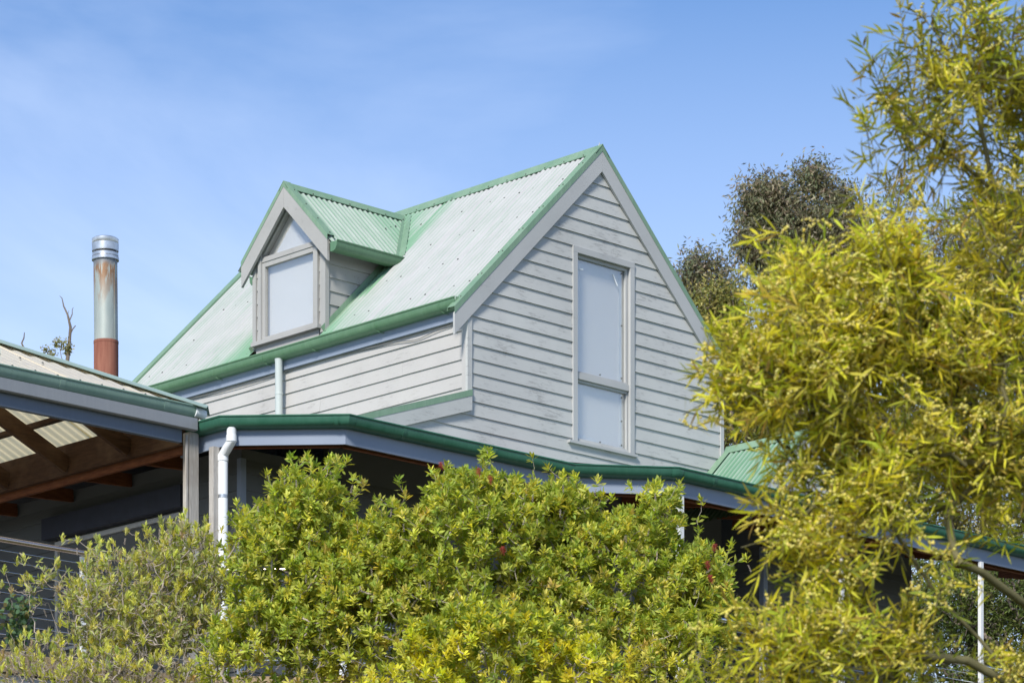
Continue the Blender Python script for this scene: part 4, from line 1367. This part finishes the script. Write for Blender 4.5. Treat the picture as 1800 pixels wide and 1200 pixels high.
def grow(stems, tips, jitter=0.12, sub=3):
    """branch skeleton: given stem polylines, join every tip to the nearest wood; returns pos, parent, index of each tip"""
    pos, par = [], []
    for st_ in stems:
        prev = -1
        if st_.get('from') is not None:
            prev = st_['from']
        for p in st_['p']:
            pos.append(np.array(p, float))
            par.append(prev)
            prev = len(pos) - 1
    base = pos[0]
    cap_n = len(pos) + len(tips) * sub + 8
    A = np.zeros((cap_n, 3))
    A[:len(pos)] = pos
    n = len(pos)
    order = np.argsort(np.linalg.norm(tips - base, axis=1) + rng.random(len(tips)) * 0.3)
    tip_idx = np.zeros(len(tips), int)
    for ti in order:
        t = tips[ti]
        dv = A[:n] - t
        d2 = np.sqrt((dv * dv).sum(1))
        cost = d2 + 0.35 * np.maximum(0, A[:n, 2] - t[2] + 0.02) * 2.0
        k = int(np.argmin(cost[1:])) + 1 if n > 1 else 0
        d = d2[k]
        prev = k
        a = A[k]
        for j in range(1, sub + 1):
            f = j / sub
            p = a + (t - a) * f
            if j < sub:
                p = p + rng.normal(size=3) * d * jitter * 0.5 + np.array([0, 0, -0.10 * d * math.sin(math.pi * f)])
            A[n] = p
            par.append(prev)
            prev = n
            n += 1
        tip_idx[ti] = n - 1
    return A[:n], np.array(par), tip_idx

def wood(name, pos, par, mat, parent, r_tip, p=2.3, sides=4, rmax=1.0):
    n = len(pos)
    acc = np.zeros(n)
    ch = np.zeros(n)
    for i in range(n - 1, -1, -1):
        if acc[i] == 0:
            acc[i] = r_tip ** p
        if par[i] >= 0:
            acc[par[i]] += acc[i]
    r = np.minimum(acc ** (1 / p), rmax)
    e = np.where(par >= 0)[0]
    a, b = pos[par[e]], pos[e]
    ra = np.minimum(r[par[e]], r[e] * 1.6)
    rb = r[e]
    d = unit(b - a)
    h = np.where(np.abs(d[:, 2:3]) < 0.9, np.array([[0, 0, 1.0]]), np.array([[1.0, 0, 0]]))
    x = unit(np.cross(d, h))
    y = np.cross(d, x)
    ang = np.arange(sides) * 2 * math.pi / sides
    ring = np.cos(ang)[None, :, None] * x[:, None, :] + np.sin(ang)[None, :, None] * y[:, None, :]
    va = a[:, None, :] - d[:, None, :] * (ra * 0.3)[:, None, None] + ring * ra[:, None, None]
    vb = b[:, None, :] + d[:, None, :] * (rb * 0.3)[:, None, None] + ring * rb[:, None, None]
    v = np.concatenate([va, vb], 1).reshape(-1, 3)
    q = []
    for j in range(sides):
        k = (j + 1) % sides
        q += [(j, k, sides + k), (j, sides + k, sides + j)]
    t = (np.arange(len(e)) * 2 * sides)[:, None, None] + np.array(q)[None]
    return raw_mesh(name, v, t.reshape(-1, 3), mat, parent, smooth=True)

def pick_cols(n, pal, wts, jit=0.12):
    pal = np.array(pal)
    idx = rng.choice(len(pal), n, p=np.array(wts) / np.sum(wts))
    c = pal[idx] * (1 + rng.normal(size=(n, 1)) * jit) * (1 + rng.normal(size=(n, 3)) * 0.04)
    return np.clip(c, 0.004, 0.9)

def rosettes(P, axis, nl, llen, wid, fan=(25, 75), stem=0.05):
    """leaves whorled round the last few centimetres of each shoot"""
    n = len(P)
    axis = unit(axis)
    hx = unit(np.cross(axis, rng.normal(size=(n, 3))))
    hy = np.cross(axis, hx)
    j = np.arange(nl)
    f = (j + 0.5) / nl
    az = j[None] * 2.399 + rng.random((n, 1)) * 6.28 + rng.normal(size=(n, nl)) * 0.25
    th = np.radians(fan[1] + (fan[0] - fan[1]) * f)[None] + rng.normal(size=(n, nl)) * 0.16
    rad = np.cos(az)[..., None] * hx[:, None] + np.sin(az)[..., None] * hy[:, None]
    d = axis[:, None] * np.cos(th)[..., None] + rad * np.sin(th)[..., None]
    base = P[:, None] - axis[:, None] * (stem * (1 - f))[None, :, None]
    hint = axis[:, None] * np.sin(th)[..., None] - rad * np.cos(th)[..., None]
    L = llen * (0.75 + 0.45 * rng.random((n, nl))) * (1 - 0.25 * f)[None]
    W = wid * (0.8 + 0.4 * rng.random((n, nl)))
    return base.reshape(-1, 3), d.reshape(-1, 3), hint.reshape(-1, 3), L.ravel(), W.ravel()

def ground_pt(px, depth):
    p = at(px, 1200, depth)
    return np.array([p[0], p[1], ground_z(p[0], p[1]) - 0.05])

def shrub(name, label, lobes, base_px, depth, pal_new, pal_old, llen=0.068, wid=0.0092, nl=12, r_tip=0.0017, shoots=0.12, caps=0.25, flowers=(), fan=(25, 75), extra=(), group='bottlebrush shrubs below the deck', new=0.66, wood_mat='twig', stems=3, twigs=0, inner_leaf=0.85, pipe=2.3):
    b0 = ground_pt(base_px, depth)
    t = thing(name, label, 'shrub', b0, group)
    Ps, Os = [], []
    for lb in lobes:
        P, O_ = pxlobe(*lb, upbias=0.35)
        Ps.append(P)
        Os.append(O_)
    P, O_ = np.concatenate(Ps), np.concatenate(Os)
    m = P[:, 2] > ground_z(b0[0], b0[1]) + 0.25
    P, O_ = P[m], O_[m]
    ax = unit(O_ * 0.55 + UP * 0.65 + rng.normal(size=P.shape) * 0.33)
    sh = rng.random(len(P)) < shoots                 # long upright shoots breaking the outline
    P[sh] += (UP * 1.0 + O_[sh] * 0.25) * (0.03 + 0.12 * rng.random((sh.sum(), 1)))
    ax[sh] = unit(ax[sh] + UP * 0.9)
    if len(extra):
        E_ = np.array([at(x, y, depth - 0.35 + 0.2 * rng.random()) for x, y in extra])
        P = np.concatenate([P, E_])
        ax = np.concatenate([ax, unit(UP + rng.normal(size=E_.shape) * 0.22)])
    cen = P.mean(0)
    st_ = []
    for lb in lobes:
        c = at(lb[0], lb[1] + 0.35 * lb[3], lb[4])
        mid = b0 * 0.5 + c * 0.5 + rng.normal(size=3) * 0.06
        st_.append({'p': [b0 + rng.normal(size=3) * np.array([0.05, 0.05, 0]), b0 * 0.75 + mid * 0.25 + rng.normal(size=3) * 0.03, mid, c]})
    tips_all = P
    if twigs:                                        # bare dead twigs
        TP, _ = pxlobe(*lobes[0][:6], 10)
        tw = [pxlobe(lb[0], lb[1], lb[2] * 1.0, lb[3] * 1.0, lb[4], lb[5], int(twigs * lb[6]))[0] for lb in lobes]
        tips_all = np.concatenate([P] + tw)
    pos, par, ti = grow(st_, tips_all, jitter=0.09)
    wood('branches', pos, par, wood_mat, t, r_tip, pipe, rmax=0.03)
    # leaves
    base, d, hint, L, W = rosettes(P, ax, nl, llen, wid, fan)
    v, tr, k = stamp(T_LEAF, F_LEAF, base, d, hint, L, W)
    isnew = rng.random(len(P)) < new
    c = np.where(isnew[:, None], pick_cols(len(P), *pal_new), pick_cols(len(P), *pal_old))
    cl = np.repeat(c, nl, 0) * (1 + rng.normal(size=(len(P) * nl, 1)) * 0.13)
    allv, allt, allc = [v], [tr], [np.repeat(np.clip(cl, 0.005, 0.9), k, 0)]
    # older leaves scattered along the inner twigs
    inner = np.where(par >= 0)[0]
    inner = inner[rng.random(len(inner)) < inner_leaf]
    m2 = 4
    a, b = pos[par[inner]], pos[inner]
    f = rng.random((len(inner), m2, 1))
    bp_ = (a[:, None] * (1 - f) + b[:, None] * f).reshape(-1, 3)
    bd = np.repeat(unit(b - a), m2, 0)
    dd = unit(bd * 0.5 + rng.normal(size=bd.shape) * 0.8 + UP * 0.1)
    ok = bp_[:, 2] > b0[2] + 0.9
    bp_, dd = bp_[ok], dd[ok]
    v, tr, k = stamp(T_LEAF, F_LEAF, bp_, dd, rng.normal(size=dd.shape), llen * (0.8 + 0.3 * rng.random(len(dd))), np.full(len(dd), wid))
    allt.append(tr + len(allv[0]))
    allv.append(v)
    allc.append(np.repeat(pick_cols(len(dd), *pal_old), k, 0))
    raw_mesh('foliage', np.concatenate(allv), np.concatenate(allt), 'leaf', t, np.concatenate(allc), kind='stuff')
    # woody seed capsules strung below some shoots
    cs = np.where(rng.random(len(P)) < caps)[0]
    if len(cs):
        q = []
        for i in cs:
            a0 = ax[i]
            h1 = unit(np.cross(a0, rng.normal(size=3)))
            h2 = np.cross(a0, h1)
            off = 0.06 + 0.03 * rng.random()
            for j in range(14):
                an = j * 2.4
                q.append(P[i] - a0 * (off + j * 0.0042) + (h1 * math.cos(an) + h2 * math.sin(an)) * 0.0045)
        v, tr, k = balls(OCT_V, OCT_F, np.array(q), np.full(len(q), 0.0042))
        raw_mesh('seed_capsules', v, tr, 'twig', t, kind='stuff', smooth=True)
    for (x, y) in flowers:
        c = at(x, y, depth - 0.55)
        a0 = unit(UP + rng.normal(size=3) * 0.3)
        n = 170
        dd = unit(rng.normal(size=(n, 3)))
        dd = unit(dd - a0 * (dd @ a0)[:, None] * 0.8)
        bb = c + a0 * (rng.random((n, 1)) - 0.5) * 0.05
        v, tr, k = stamp(T_DIA, F_DIA, bb, dd, rng.normal(size=dd.shape), 0.018 + 0.012 * rng.random(n), np.full(n, 0.0009))
        fl = MB().tube([c - a0 * 0.04, c + a0 * 0.03], 0.003, 5)
        v = np.concatenate([v, np.array(fl.v)])
        tr = np.concatenate([tr, np.array([(f_[0], f_[i], f_[i + 1]) for f_ in fl.f for i in range(1, len(f_) - 1)]) + n * k])
        raw_mesh('flower', v, tr, 'flower_red', t)
    return t

NEW = ([(0.66, 0.64, 0.10), (0.58, 0.61, 0.10), (0.72, 0.68, 0.17), (0.60, 0.50, 0.13)], [4, 4, 3, 1])
NEWY = ([(0.72, 0.67, 0.06), (0.64, 0.64, 0.07), (0.76, 0.70, 0.12)], [4, 3, 2])
OLD = ([(0.36, 0.44, 0.075), (0.43, 0.50, 0.09), (0.27, 0.37, 0.070), (0.50, 0.52, 0.11)], [4, 3, 2, 2])
PALE = ([(0.68, 0.68, 0.18), (0.61, 0.64, 0.16), (0.74, 0.72, 0.25)], [3, 3, 2])
OLDP = ([(0.44, 0.48, 0.18), (0.38, 0.44, 0.15), (0.52, 0.44, 0.27), (0.48, 0.49, 0.21)], [3, 3, 2, 2])

shrub('bottlebrush_shrub', 'tall dense bottlebrush shrub with red flowers, its top hiding the gutter below the gable window',
      [(845, 982, 185, 155, 23.2, 0.55, 1050), (1075, 1035, 175, 145, 23.4, 0.55, 900), (1215, 1075, 85, 110, 23.3, 0.4, 360), (690, 1100, 170, 150, 23.2, 0.5, 700), (670, 985, 70, 85, 23.3, 0.35, 200), (990, 905, 70, 60, 23.3, 0.3, 130),
       (960, 1190, 260, 150, 23.0, 0.55, 700), (1180, 1190, 110, 120, 23.0, 0.4, 260), (1165, 905, 38, 55, 23.3, 0.2, 60)],
      950, 23.2, NEW, OLD, flowers=[(776, 818), (842, 828), (862, 842), (1256, 962), (1244, 992), (1249, 1016), (884, 966), (1072, 1188)],
      extra=[(700, 842), (712, 868), (690, 880), (860, 795), (935, 800), (1150, 850), (1195, 848), (1168, 880), (1232, 878), (1310, 978), (1012, 838), (1285, 955), (1228, 930)])
shrub('bottlebrush_shrub', 'open bottlebrush shrub with upright shoots beside the white downpipe',
      [(545, 915, 82, 80, 23.4, 0.4, 260), (500, 1010, 110, 120, 23.4, 0.45, 480), (590, 1080, 110, 130, 23.3, 0.45, 520), (470, 1160, 120, 110, 23.2, 0.45, 420)],
      520, 23.3, NEW, OLD, shoots=0.2, extra=[(540, 800), (555, 815), (520, 830), (470, 832), (610, 808), (622, 840), (595, 825), (480, 860), (640, 850), (430, 905), (452, 880)])
shrub('bottlebrush_shrub', 'low bottlebrush shrub with bright yellow-green new leaves in front of the dense one',
      [(860, 1150, 150, 85, 22.0, 0.35, 420), (1000, 1190, 120, 70, 22.0, 0.3, 220), (740, 1215, 110, 60, 22.0, 0.3, 160)],
      880, 22.0, NEWY, OLD, new=0.6, llen=0.072, wid=0.0098, caps=0.1)
shrub('bottlebrush_shrub', 'thin twiggy bottlebrush shrub with bare grey stems in front of the wire balustrade',
      [(255, 1062, 145, 105, 24.2, 0.5, 290), (330, 1020, 80, 100, 24.2, 0.4, 190), (180, 1100, 75, 90, 24.0, 0.45, 100), (300, 1150, 170, 100, 24.0, 0.5, 220), (70, 1190, 110, 65, 23.8, 0.4, 150), (230, 1200, 170, 55, 23.6, 0.4, 200), (85, 1040, 50, 55, 24.0, 0.25, 16)],
      230, 24.1, PALE, OLDP, llen=0.060, wid=0.0072, nl=13, fan=(8, 42), shoots=0.35, caps=0.5, new=0.75, twigs=3.2, r_tip=0.0022, inner_leaf=0.20, pipe=3.2,
      extra=[(110, 945), (136, 948), (158, 958), (170, 965), (222, 932), (240, 940), (283, 915), (256, 924), (300, 930), (190, 955), (318, 922), (345, 935), (30, 985), (42, 978), (8, 1000), (100, 985), (3, 1025), (20, 1035), (365, 925), (390, 930)])

# --- small rose-like climber at the deck corner
b0 = ground_pt(25, 24.6)
t = thing('climbing_plant', 'small climber with round bluish leaves at the foot of the wire balustrade', 'plant', b0)
P, O_ = pxlobe(28, 1090, 26, 45, 24.6, 0.15, 60)
pos, par, ti = grow([{'p': [b0, at(60, 1190, 24.6), at(40, 1120, 24.6)]}], P)
wood('stem', pos, par, 'bark_green', t, 0.0016)
base = np.repeat(P, 4, 0) + rng.normal(size=(len(P) * 4, 3)) * 0.03
v, tr, k = stamp(T_LEAF, F_LEAF, base, rng.normal(size=base.shape), rng.normal(size=base.shape), np.full(len(base), 0.05), np.full(len(base), 0.021))
raw_mesh('foliage', v, tr, 'leaf', t, np.repeat(pick_cols(len(base), [(0.09, 0.17, 0.10), (0.12, 0.20, 0.10), (0.22, 0.20, 0.09)], [4, 3, 1]), k, 0), kind='stuff')

# --- golden wattle in the foreground
WD = 12.5
wb = ground_pt(1930, WD + 0.2)
wat = thing('wattle_tree', 'large flowering wattle with long narrow leaves and cream blossom balls', 'tree', wb)
# x, y, rx, ry, depth, depth radius, sprays, flower share, share painted in the paler, sunlit new-leaf tone
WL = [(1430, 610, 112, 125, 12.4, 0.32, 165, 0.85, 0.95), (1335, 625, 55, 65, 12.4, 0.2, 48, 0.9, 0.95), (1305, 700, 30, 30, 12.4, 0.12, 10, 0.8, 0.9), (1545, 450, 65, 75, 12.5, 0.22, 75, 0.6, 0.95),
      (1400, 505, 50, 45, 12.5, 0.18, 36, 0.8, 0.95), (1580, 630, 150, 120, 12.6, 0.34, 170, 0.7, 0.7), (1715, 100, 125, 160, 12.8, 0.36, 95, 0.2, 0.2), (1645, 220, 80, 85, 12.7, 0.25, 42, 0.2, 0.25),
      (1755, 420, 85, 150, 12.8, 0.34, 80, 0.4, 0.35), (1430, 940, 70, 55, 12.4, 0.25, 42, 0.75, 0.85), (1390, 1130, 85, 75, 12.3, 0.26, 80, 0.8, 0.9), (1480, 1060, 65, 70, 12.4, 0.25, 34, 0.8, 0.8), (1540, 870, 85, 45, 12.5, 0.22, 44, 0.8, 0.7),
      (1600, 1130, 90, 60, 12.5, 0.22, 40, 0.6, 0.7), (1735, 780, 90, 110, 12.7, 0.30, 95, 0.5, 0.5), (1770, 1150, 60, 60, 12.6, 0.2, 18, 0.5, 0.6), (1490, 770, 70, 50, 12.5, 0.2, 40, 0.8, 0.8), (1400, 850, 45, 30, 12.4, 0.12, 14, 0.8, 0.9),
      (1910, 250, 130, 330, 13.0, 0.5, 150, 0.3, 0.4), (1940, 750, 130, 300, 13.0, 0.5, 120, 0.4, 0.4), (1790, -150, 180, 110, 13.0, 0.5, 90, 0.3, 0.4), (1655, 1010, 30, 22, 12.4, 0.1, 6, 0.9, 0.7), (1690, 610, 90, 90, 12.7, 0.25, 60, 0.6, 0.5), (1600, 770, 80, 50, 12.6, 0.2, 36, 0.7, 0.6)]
P, O_, FL, LIT = [], [], [], []
dens = 1.12
for x, y, rx, ry, d, rd, n, fs_, lit in WL:
    nc = max(4, int(n / 5))                         # small separate clumps of sprays inside each bough
    cc, oc = pxlobe(x, y, rx, ry, d, rd, nc, shell=1.8)
    who = rng.integers(0, len(cc), int(n * dens))
    p = cc[who] + rng.normal(size=(len(who), 3)) * 0.062
    far = rng.random(len(who)) < 0.14                # stray shoots breaking the outline
    p[far] += oc[who][far] * (0.06 + 0.16 * rng.random((far.sum(), 1)))
    o_ = unit(oc[who] * 0.9 + rng.normal(size=(len(who), 3)) * 0.5 + UP * 0.2)
    P.append(p); O_.append(o_)
    FL.append(rng.random(len(p)) < fs_)
    LIT.append(rng.random(len(p)) < lit)
EX = np.array([at(x, y, 12.6 + 0.2 * rng.random()) for x, y in [(1512, 190), (1525, 225), (1535, 260), (1540, 150), (1550, 300), (1530, 310), (1560, 120), (1575, 90), (1590, 60), (1570, 330), (1585, 20)]])
P.append(EX); O_.append(unit(EX - at(1700, 250, 12.7))); FL.append(np.zeros(len(EX), bool)); LIT.append(np.zeros(len(EX), bool))
P, O_, FL, LIT = np.concatenate(P), np.concatenate(O_), np.concatenate(FL), np.concatenate(LIT)
stems = [{'p': [wb, at(1885, 1400, 12.7), at(1800, 1215, 12.6), at(1720, 1120, 12.6), at(1650, 1050, 12.55), at(1580, 945, 12.5), at(1510, 820, 12.5), at(1440, 690, 12.45)]},
         {'from': 1, 'p': [at(1870, 1150, 12.9), at(1840, 900, 12.9), at(1800, 650, 12.85), at(1765, 420, 12.8), at(1715, 180, 12.8), at(1690, 0, 12.8)]},
         {'from': 9, 'p': [at(1790, 830, 12.8), at(1700, 720, 12.7), at(1620, 620, 12.6), at(1550, 480, 12.5)]},
         {'from': 8, 'p': [at(1800, 1060, 12.7), at(1725, 1005, 12.55), at(1690, 990, 12.5)]},
         {'from': 2, 'p': [at(1700, 1160, 12.5), at(1580, 1150, 12.45), at(1460, 1120, 12.35)]},
         {'from': 11, 'p': [at(1740, 330, 12.75), at(1660, 260, 12.7), at(1590, 200, 12.65)]}]
pos, par, ti = grow(stems, P, jitter=0.2)
wood('trunk', pos, par, 'bark_green', wat, 0.0016, 2.25, 6)
ax = unit(O_ * 0.8 + UP * 0.25 + rng.normal(size=P.shape) * 0.45)
NLW = 19
n = len(P)
j = np.arange(NLW)
f = (j + 0.5) / NLW
sl_ = 0.22 + 0.20 * rng.random((n, 1))
droop = -UP[None, None] * (0.30 * (f[None, :, None] ** 2)) * sl_[..., None]
base = P[:, None] + ax[:, None] * ((f - 0.55)[None, :] * sl_)[..., None] + droop
hx = unit(np.cross(ax, rng.normal(size=(n, 3))))
hy = np.cross(ax, hx)
az = j[None] * 2.399 + rng.random((n, 1)) * 6.28 + rng.normal(size=(n, NLW)) * 0.3
th = np.radians(52 - 25 * f)[None] + rng.normal(size=(n, NLW)) * 0.22
rad = np.cos(az)[..., None] * hx[:, None] + np.sin(az)[..., None] * hy[:, None]
d = ax[:, None] * np.cos(th)[..., None] + rad * np.sin(th)[..., None] - UP * 0.28
hint = rng.normal(size=d.shape) + UP * 0.2
c_ = np.where(LIT[:, None], pick_cols(n, [(0.74, 0.67, 0.055), (0.66, 0.66, 0.055), (0.80, 0.71, 0.12), (0.46, 0.52, 0.055)], [4, 4, 2, 3]),
              pick_cols(n, [(0.38, 0.35, 0.04), (0.32, 0.32, 0.04), (0.45, 0.38, 0.05), (0.27, 0.32, 0.05)], [4, 3, 2, 2]))  # lit and shaded leaf tones painted in, bough by bough
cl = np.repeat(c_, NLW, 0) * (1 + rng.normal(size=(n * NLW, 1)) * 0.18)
old = rng.random(len(cl)) < 0.05
cl[old] = np.array([0.33, 0.22, 0.05])
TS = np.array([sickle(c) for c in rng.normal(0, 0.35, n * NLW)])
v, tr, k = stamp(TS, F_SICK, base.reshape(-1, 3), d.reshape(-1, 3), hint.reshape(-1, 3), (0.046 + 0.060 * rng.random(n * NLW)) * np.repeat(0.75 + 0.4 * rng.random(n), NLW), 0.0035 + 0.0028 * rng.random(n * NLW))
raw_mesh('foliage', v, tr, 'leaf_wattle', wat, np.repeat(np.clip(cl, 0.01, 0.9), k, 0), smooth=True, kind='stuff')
# green twig carrying each spray
tv, tt = [], []
mbt = MB()
for i in range(n):
    q = [P[i] + ax[i] * (ff - 0.55) * sl_[i] - UP * 0.30 * ff * ff * sl_[i] for ff in (0, 0.5, 1.0)]
    mbt.tube(q, [0.0024, 0.0019, 0.0010], 3, cap=False)
tv = np.array([tuple(p) for p in mbt.v])
tt = np.array([(f_[0], f_[i], f_[i + 1]) for f_ in mbt.f for i in range(1, len(f_) - 1)])
raw_mesh('twigs', tv, tt, 'bark_green', wat, smooth=True, kind='stuff')
# blossom balls in little racemes
fi = np.where(FL)[0]
q = []
for i in fi:
    for r_ in range(rng.integers(4, 9)):
        ff = rng.random() * 0.9
        a0 = P[i] + ax[i] * (ff - 0.55) * sl_[i] - UP * 0.30 * ff * ff * sl_[i]
        dr = unit(rng.normal(size=3) + ax[i] * 0.3)
        for s_ in range(rng.integers(4, 9)):
            q.append(a0 + dr * (0.010 + 0.0085 * s_) + rng.normal(size=3) * 0.0035)
q = np.array(q)
v, tr, k = balls(ICO_V, ICO_F, q, 0.0040 + 0.0032 * rng.random(len(q)))
raw_mesh('blossom', v, tr, 'blossom', wat, np.repeat(pick_cols(len(q), [(0.72, 0.64, 0.16), (0.76, 0.69, 0.24), (0.66, 0.58, 0.11)], [3, 2, 2], 0.06), k, 0), smooth=True, kind='stuff')

# --- trees behind the house
def far_tree(name, label, lobes, base_px, depth, pal, leaf=0.09, wid=0.011, per=16, spread=0.16, hang=0.5, mat='leaf_far', bark='bark', shell=2.2, group='trees behind the house', rt=0.006, bare=(), jitter=0.25):
    b0 = ground_pt(base_px, depth)
    t = thing(name, label, 'tree', b0, group)
    P = np.concatenate([pxlobe(*lb, shell=shell)[0] for lb in lobes])
    cs = [at(lb[0], lb[1] + 0.3 * lb[3], lb[4]) for lb in lobes]
    low = min(c[2] for c in cs)
    m = np.mean(cs, 0)
    fork = np.array([m[0] * 0.6 + b0[0] * 0.4, m[1] * 0.6 + b0[1] * 0.4, b0[2] + (low - b0[2]) * 0.72])
    st_ = [{'p': [b0, b0 * 0.6 + fork * 0.4 + rng.normal(size=3) * 0.1, fork]}]
    for c in cs:
        st_.append({'from': 2, 'p': [fork * 0.5 + c * 0.5 + rng.normal(size=3) * 0.15, c]})
    pos, par, ti = grow(st_, P, jitter=jitter)
    wood('trunk', pos, par, bark, t, rt, 2.4, 5)
    n = len(P)
    base = np.repeat(P, per, 0) + rng.normal(size=(n * per, 3)) * spread
    d = unit(rng.normal(size=base.shape) - UP * hang)
    c = np.repeat(pick_cols(n, *pal), per, 0) * (1 + rng.normal(size=(n * per, 1)) * 0.18)
    v, tr, k = stamp(T_DIA, F_DIA, base, d, rng.normal(size=d.shape), leaf * (0.7 + 0.6 * rng.random(len(base))), np.full(len(base), wid))
    raw_mesh('crown', v, tr, mat, t, np.repeat(np.clip(c, 0.006, 0.6), k, 0), kind='stuff')
    return t

GUM = ([(0.20, 0.195, 0.11), (0.22, 0.18, 0.12), (0.17, 0.19, 0.10), (0.26, 0.215, 0.145)], [4, 3, 3, 2])
OLIVE = ([(0.22, 0.22, 0.05), (0.28, 0.25, 0.06), (0.17, 0.19, 0.05), (0.36, 0.31, 0.11)], [4, 3, 3, 2])
far_tree('gum_tree', 'tall grey-green gum tree with rounded crown rising behind the gable',
         [(1345, 360, 44, 46, 75, 0.7, 115), (1428, 312, 28, 26, 75, 0.4, 40), (1325, 430, 30, 42, 75, 0.6, 70), (1392, 400, 52, 52, 75, 0.8, 135), (1455, 425, 52, 58, 75, 0.8, 130), (1472, 352, 28, 30, 75, 0.5, 40),
          (1500, 470, 40, 40, 75, 0.6, 60), (1345, 490, 30, 30, 75, 0.5, 30), (1510, 400, 24, 24, 75, 0.5, 18), (1450, 520, 60, 40, 75, 0.7, 70), (1395, 470, 40, 35, 75, 0.7, 60)],
         1440, 75, GUM, leaf=0.14, wid=0.018, per=50, spread=0.19, rt=0.009)
far_tree('gum_tree', 'small thin-crowned gum tree with open branches next to the rounded one',
         [(1235, 470, 40, 30, 66, 0.5, 60), (1215, 500, 28, 40, 66, 0.4, 40), (1270, 500, 35, 45, 66, 0.5, 36), (1285, 560, 30, 40, 66, 0.4, 24), (1200, 560, 40, 50, 66, 0.5, 60)],
         1240, 66, GUM, leaf=0.13, wid=0.018, per=24, spread=0.15)
far_tree('gum_tree', 'thin gum tree with drooping crown showing through the wattle branches',
         [(1690, 420, 70, 70, 74, 0.9, 120), (1790, 380, 70, 80, 74, 0.9, 120), (1640, 500, 60, 60, 74, 0.8, 90), (1750, 500, 90, 70, 74, 0.9, 140), (1580, 350, 35, 45, 74, 0.5, 25), (1860, 450, 80, 120, 74, 0.9, 120)],
         1740, 74, GUM, leaf=0.14, wid=0.018, per=26, spread=0.19)
far_tree('wattle_tree', 'olive leafy wattle tree standing just beyond the right edge of the gable roof',
         [(1262, 545, 50, 45, 50, 0.6, 210), (1250, 610, 75, 60, 50, 0.8, 320), (1310, 680, 90, 90, 50, 0.9, 420), (1330, 760, 90, 70, 50, 0.9, 300)],
         1290, 50, OLIVE, leaf=0.075, wid=0.012, per=26, spread=0.12, hang=0.1)
far_tree('wattle_tree', 'dense olive wattle tree behind the porch gable',
         [(1410, 500, 70, 60, 52, 0.8, 260), (1450, 590, 100, 90, 52, 0.9, 420), (1430, 700, 120, 90, 52, 0.9, 420), (1520, 770, 120, 80, 52, 0.9, 380)],
         1460, 52, OLIVE, leaf=0.075, wid=0.012, per=24, spread=0.13, hang=0.1)
far_tree('wattle_tree', 'broad shaded wattle tree behind the far end of the veranda',
         [(1620, 640, 110, 110, 54, 0.9, 380), (1740, 640, 120, 110, 54, 0.9, 400), (1660, 790, 130, 100, 54, 0.9, 420), (1790, 800, 110, 120, 54, 0.9, 380), (1870, 700, 110, 200, 54, 0.9, 400), (1660, 930, 110, 80, 54, 0.9, 260), (1790, 950, 100, 90, 54, 0.9, 260), (1540, 900, 110, 90, 54, 0.9, 200)],
         1720, 54, OLIVE, leaf=0.080, wid=0.013, per=24, spread=0.14, hang=0.1)
far_tree('leafy_bush', 'tall leafy bush seen under the far end of the veranda roof',
         [(1640, 1070, 110, 100, 44, 0.9, 460), (1760, 1060, 110, 110, 44, 0.9, 480), (1700, 1210, 170, 90, 44, 1.0, 420), (1860, 1120, 90, 150, 44, 0.9, 300)],
         1720, 44, ([(0.11, 0.15, 0.03), (0.08, 0.12, 0.025), (0.15, 0.17, 0.04)], [4, 3, 2]), leaf=0.08, wid=0.009, per=24, spread=0.14, hang=0.0)

# --- dead treetop behind the patio
b0 = ground_pt(128, 56)
dt = thing('dead_tree', 'bare grey dead treetop with a few yellow leaves showing over the patio roof', 'tree', b0)
q = MB()
def stick(pts, r0, r1):
    n_ = len(pts)
    q.tube([at(x, y, 56) for x, y in pts], [0.62 * (r0 + (r1 - r0) * i / (n_ - 1)) for i in range(n_)], 6)
g0 = [(128, 1600), (126, 1100), (122, 760), (118, 640), (122, 602), (124, 575), (119, 553), (112, 538), (109, 524), (105, 520)]
q.tube([b0] + [at(x, y, 56) for x, y in g0[1:]], [0.14, 0.12, 0.08, 0.040, 0.030, 0.026, 0.018, 0.013, 0.008, 0.004], 7)
stick([(123, 588), (128, 578), (133, 572)], 0.022, 0.014)
stick([(121, 566), (127, 552), (127, 544), (129, 540)], 0.02, 0.006)
stick([(119, 553), (121, 546)], 0.012, 0.005)
stick([(120, 700), (80, 650), (46, 620), (38, 603), (42, 594), (43, 584)], 0.05, 0.012)
stick([(119, 650), (108, 628), (104, 606)], 0.02, 0.006)
stick([(118, 645), (92, 630), (80, 615)], 0.016, 0.006)
q.build('trunk', 'bark', dt, smooth=True)
P = np.concatenate([pxlobe(102, 606, 7, 10, 56, 0.1, 26, shell=2)[0], pxlobe(118, 612, 9, 14, 56, 0.12, 40, shell=2)[0], pxlobe(80, 616, 6, 6, 56, 0.1, 14, shell=2)[0], pxlobe(92, 625, 12, 6, 56, 0.1, 16, shell=2)[0]])
base = np.repeat(P, 4, 0) + rng.normal(size=(len(P) * 4, 3)) * 0.025
v, tr, k = stamp(T_DIA, F_DIA, base, rng.normal(size=base.shape), rng.normal(size=base.shape), np.full(len(base), 0.06), np.full(len(base), 0.014))
raw_mesh('crown', v, tr, 'leaf_far', dt, np.repeat(pick_cols(len(base), [(0.30, 0.27, 0.07), (0.22, 0.22, 0.06)], [1, 1]), k, 0), kind='stuff')
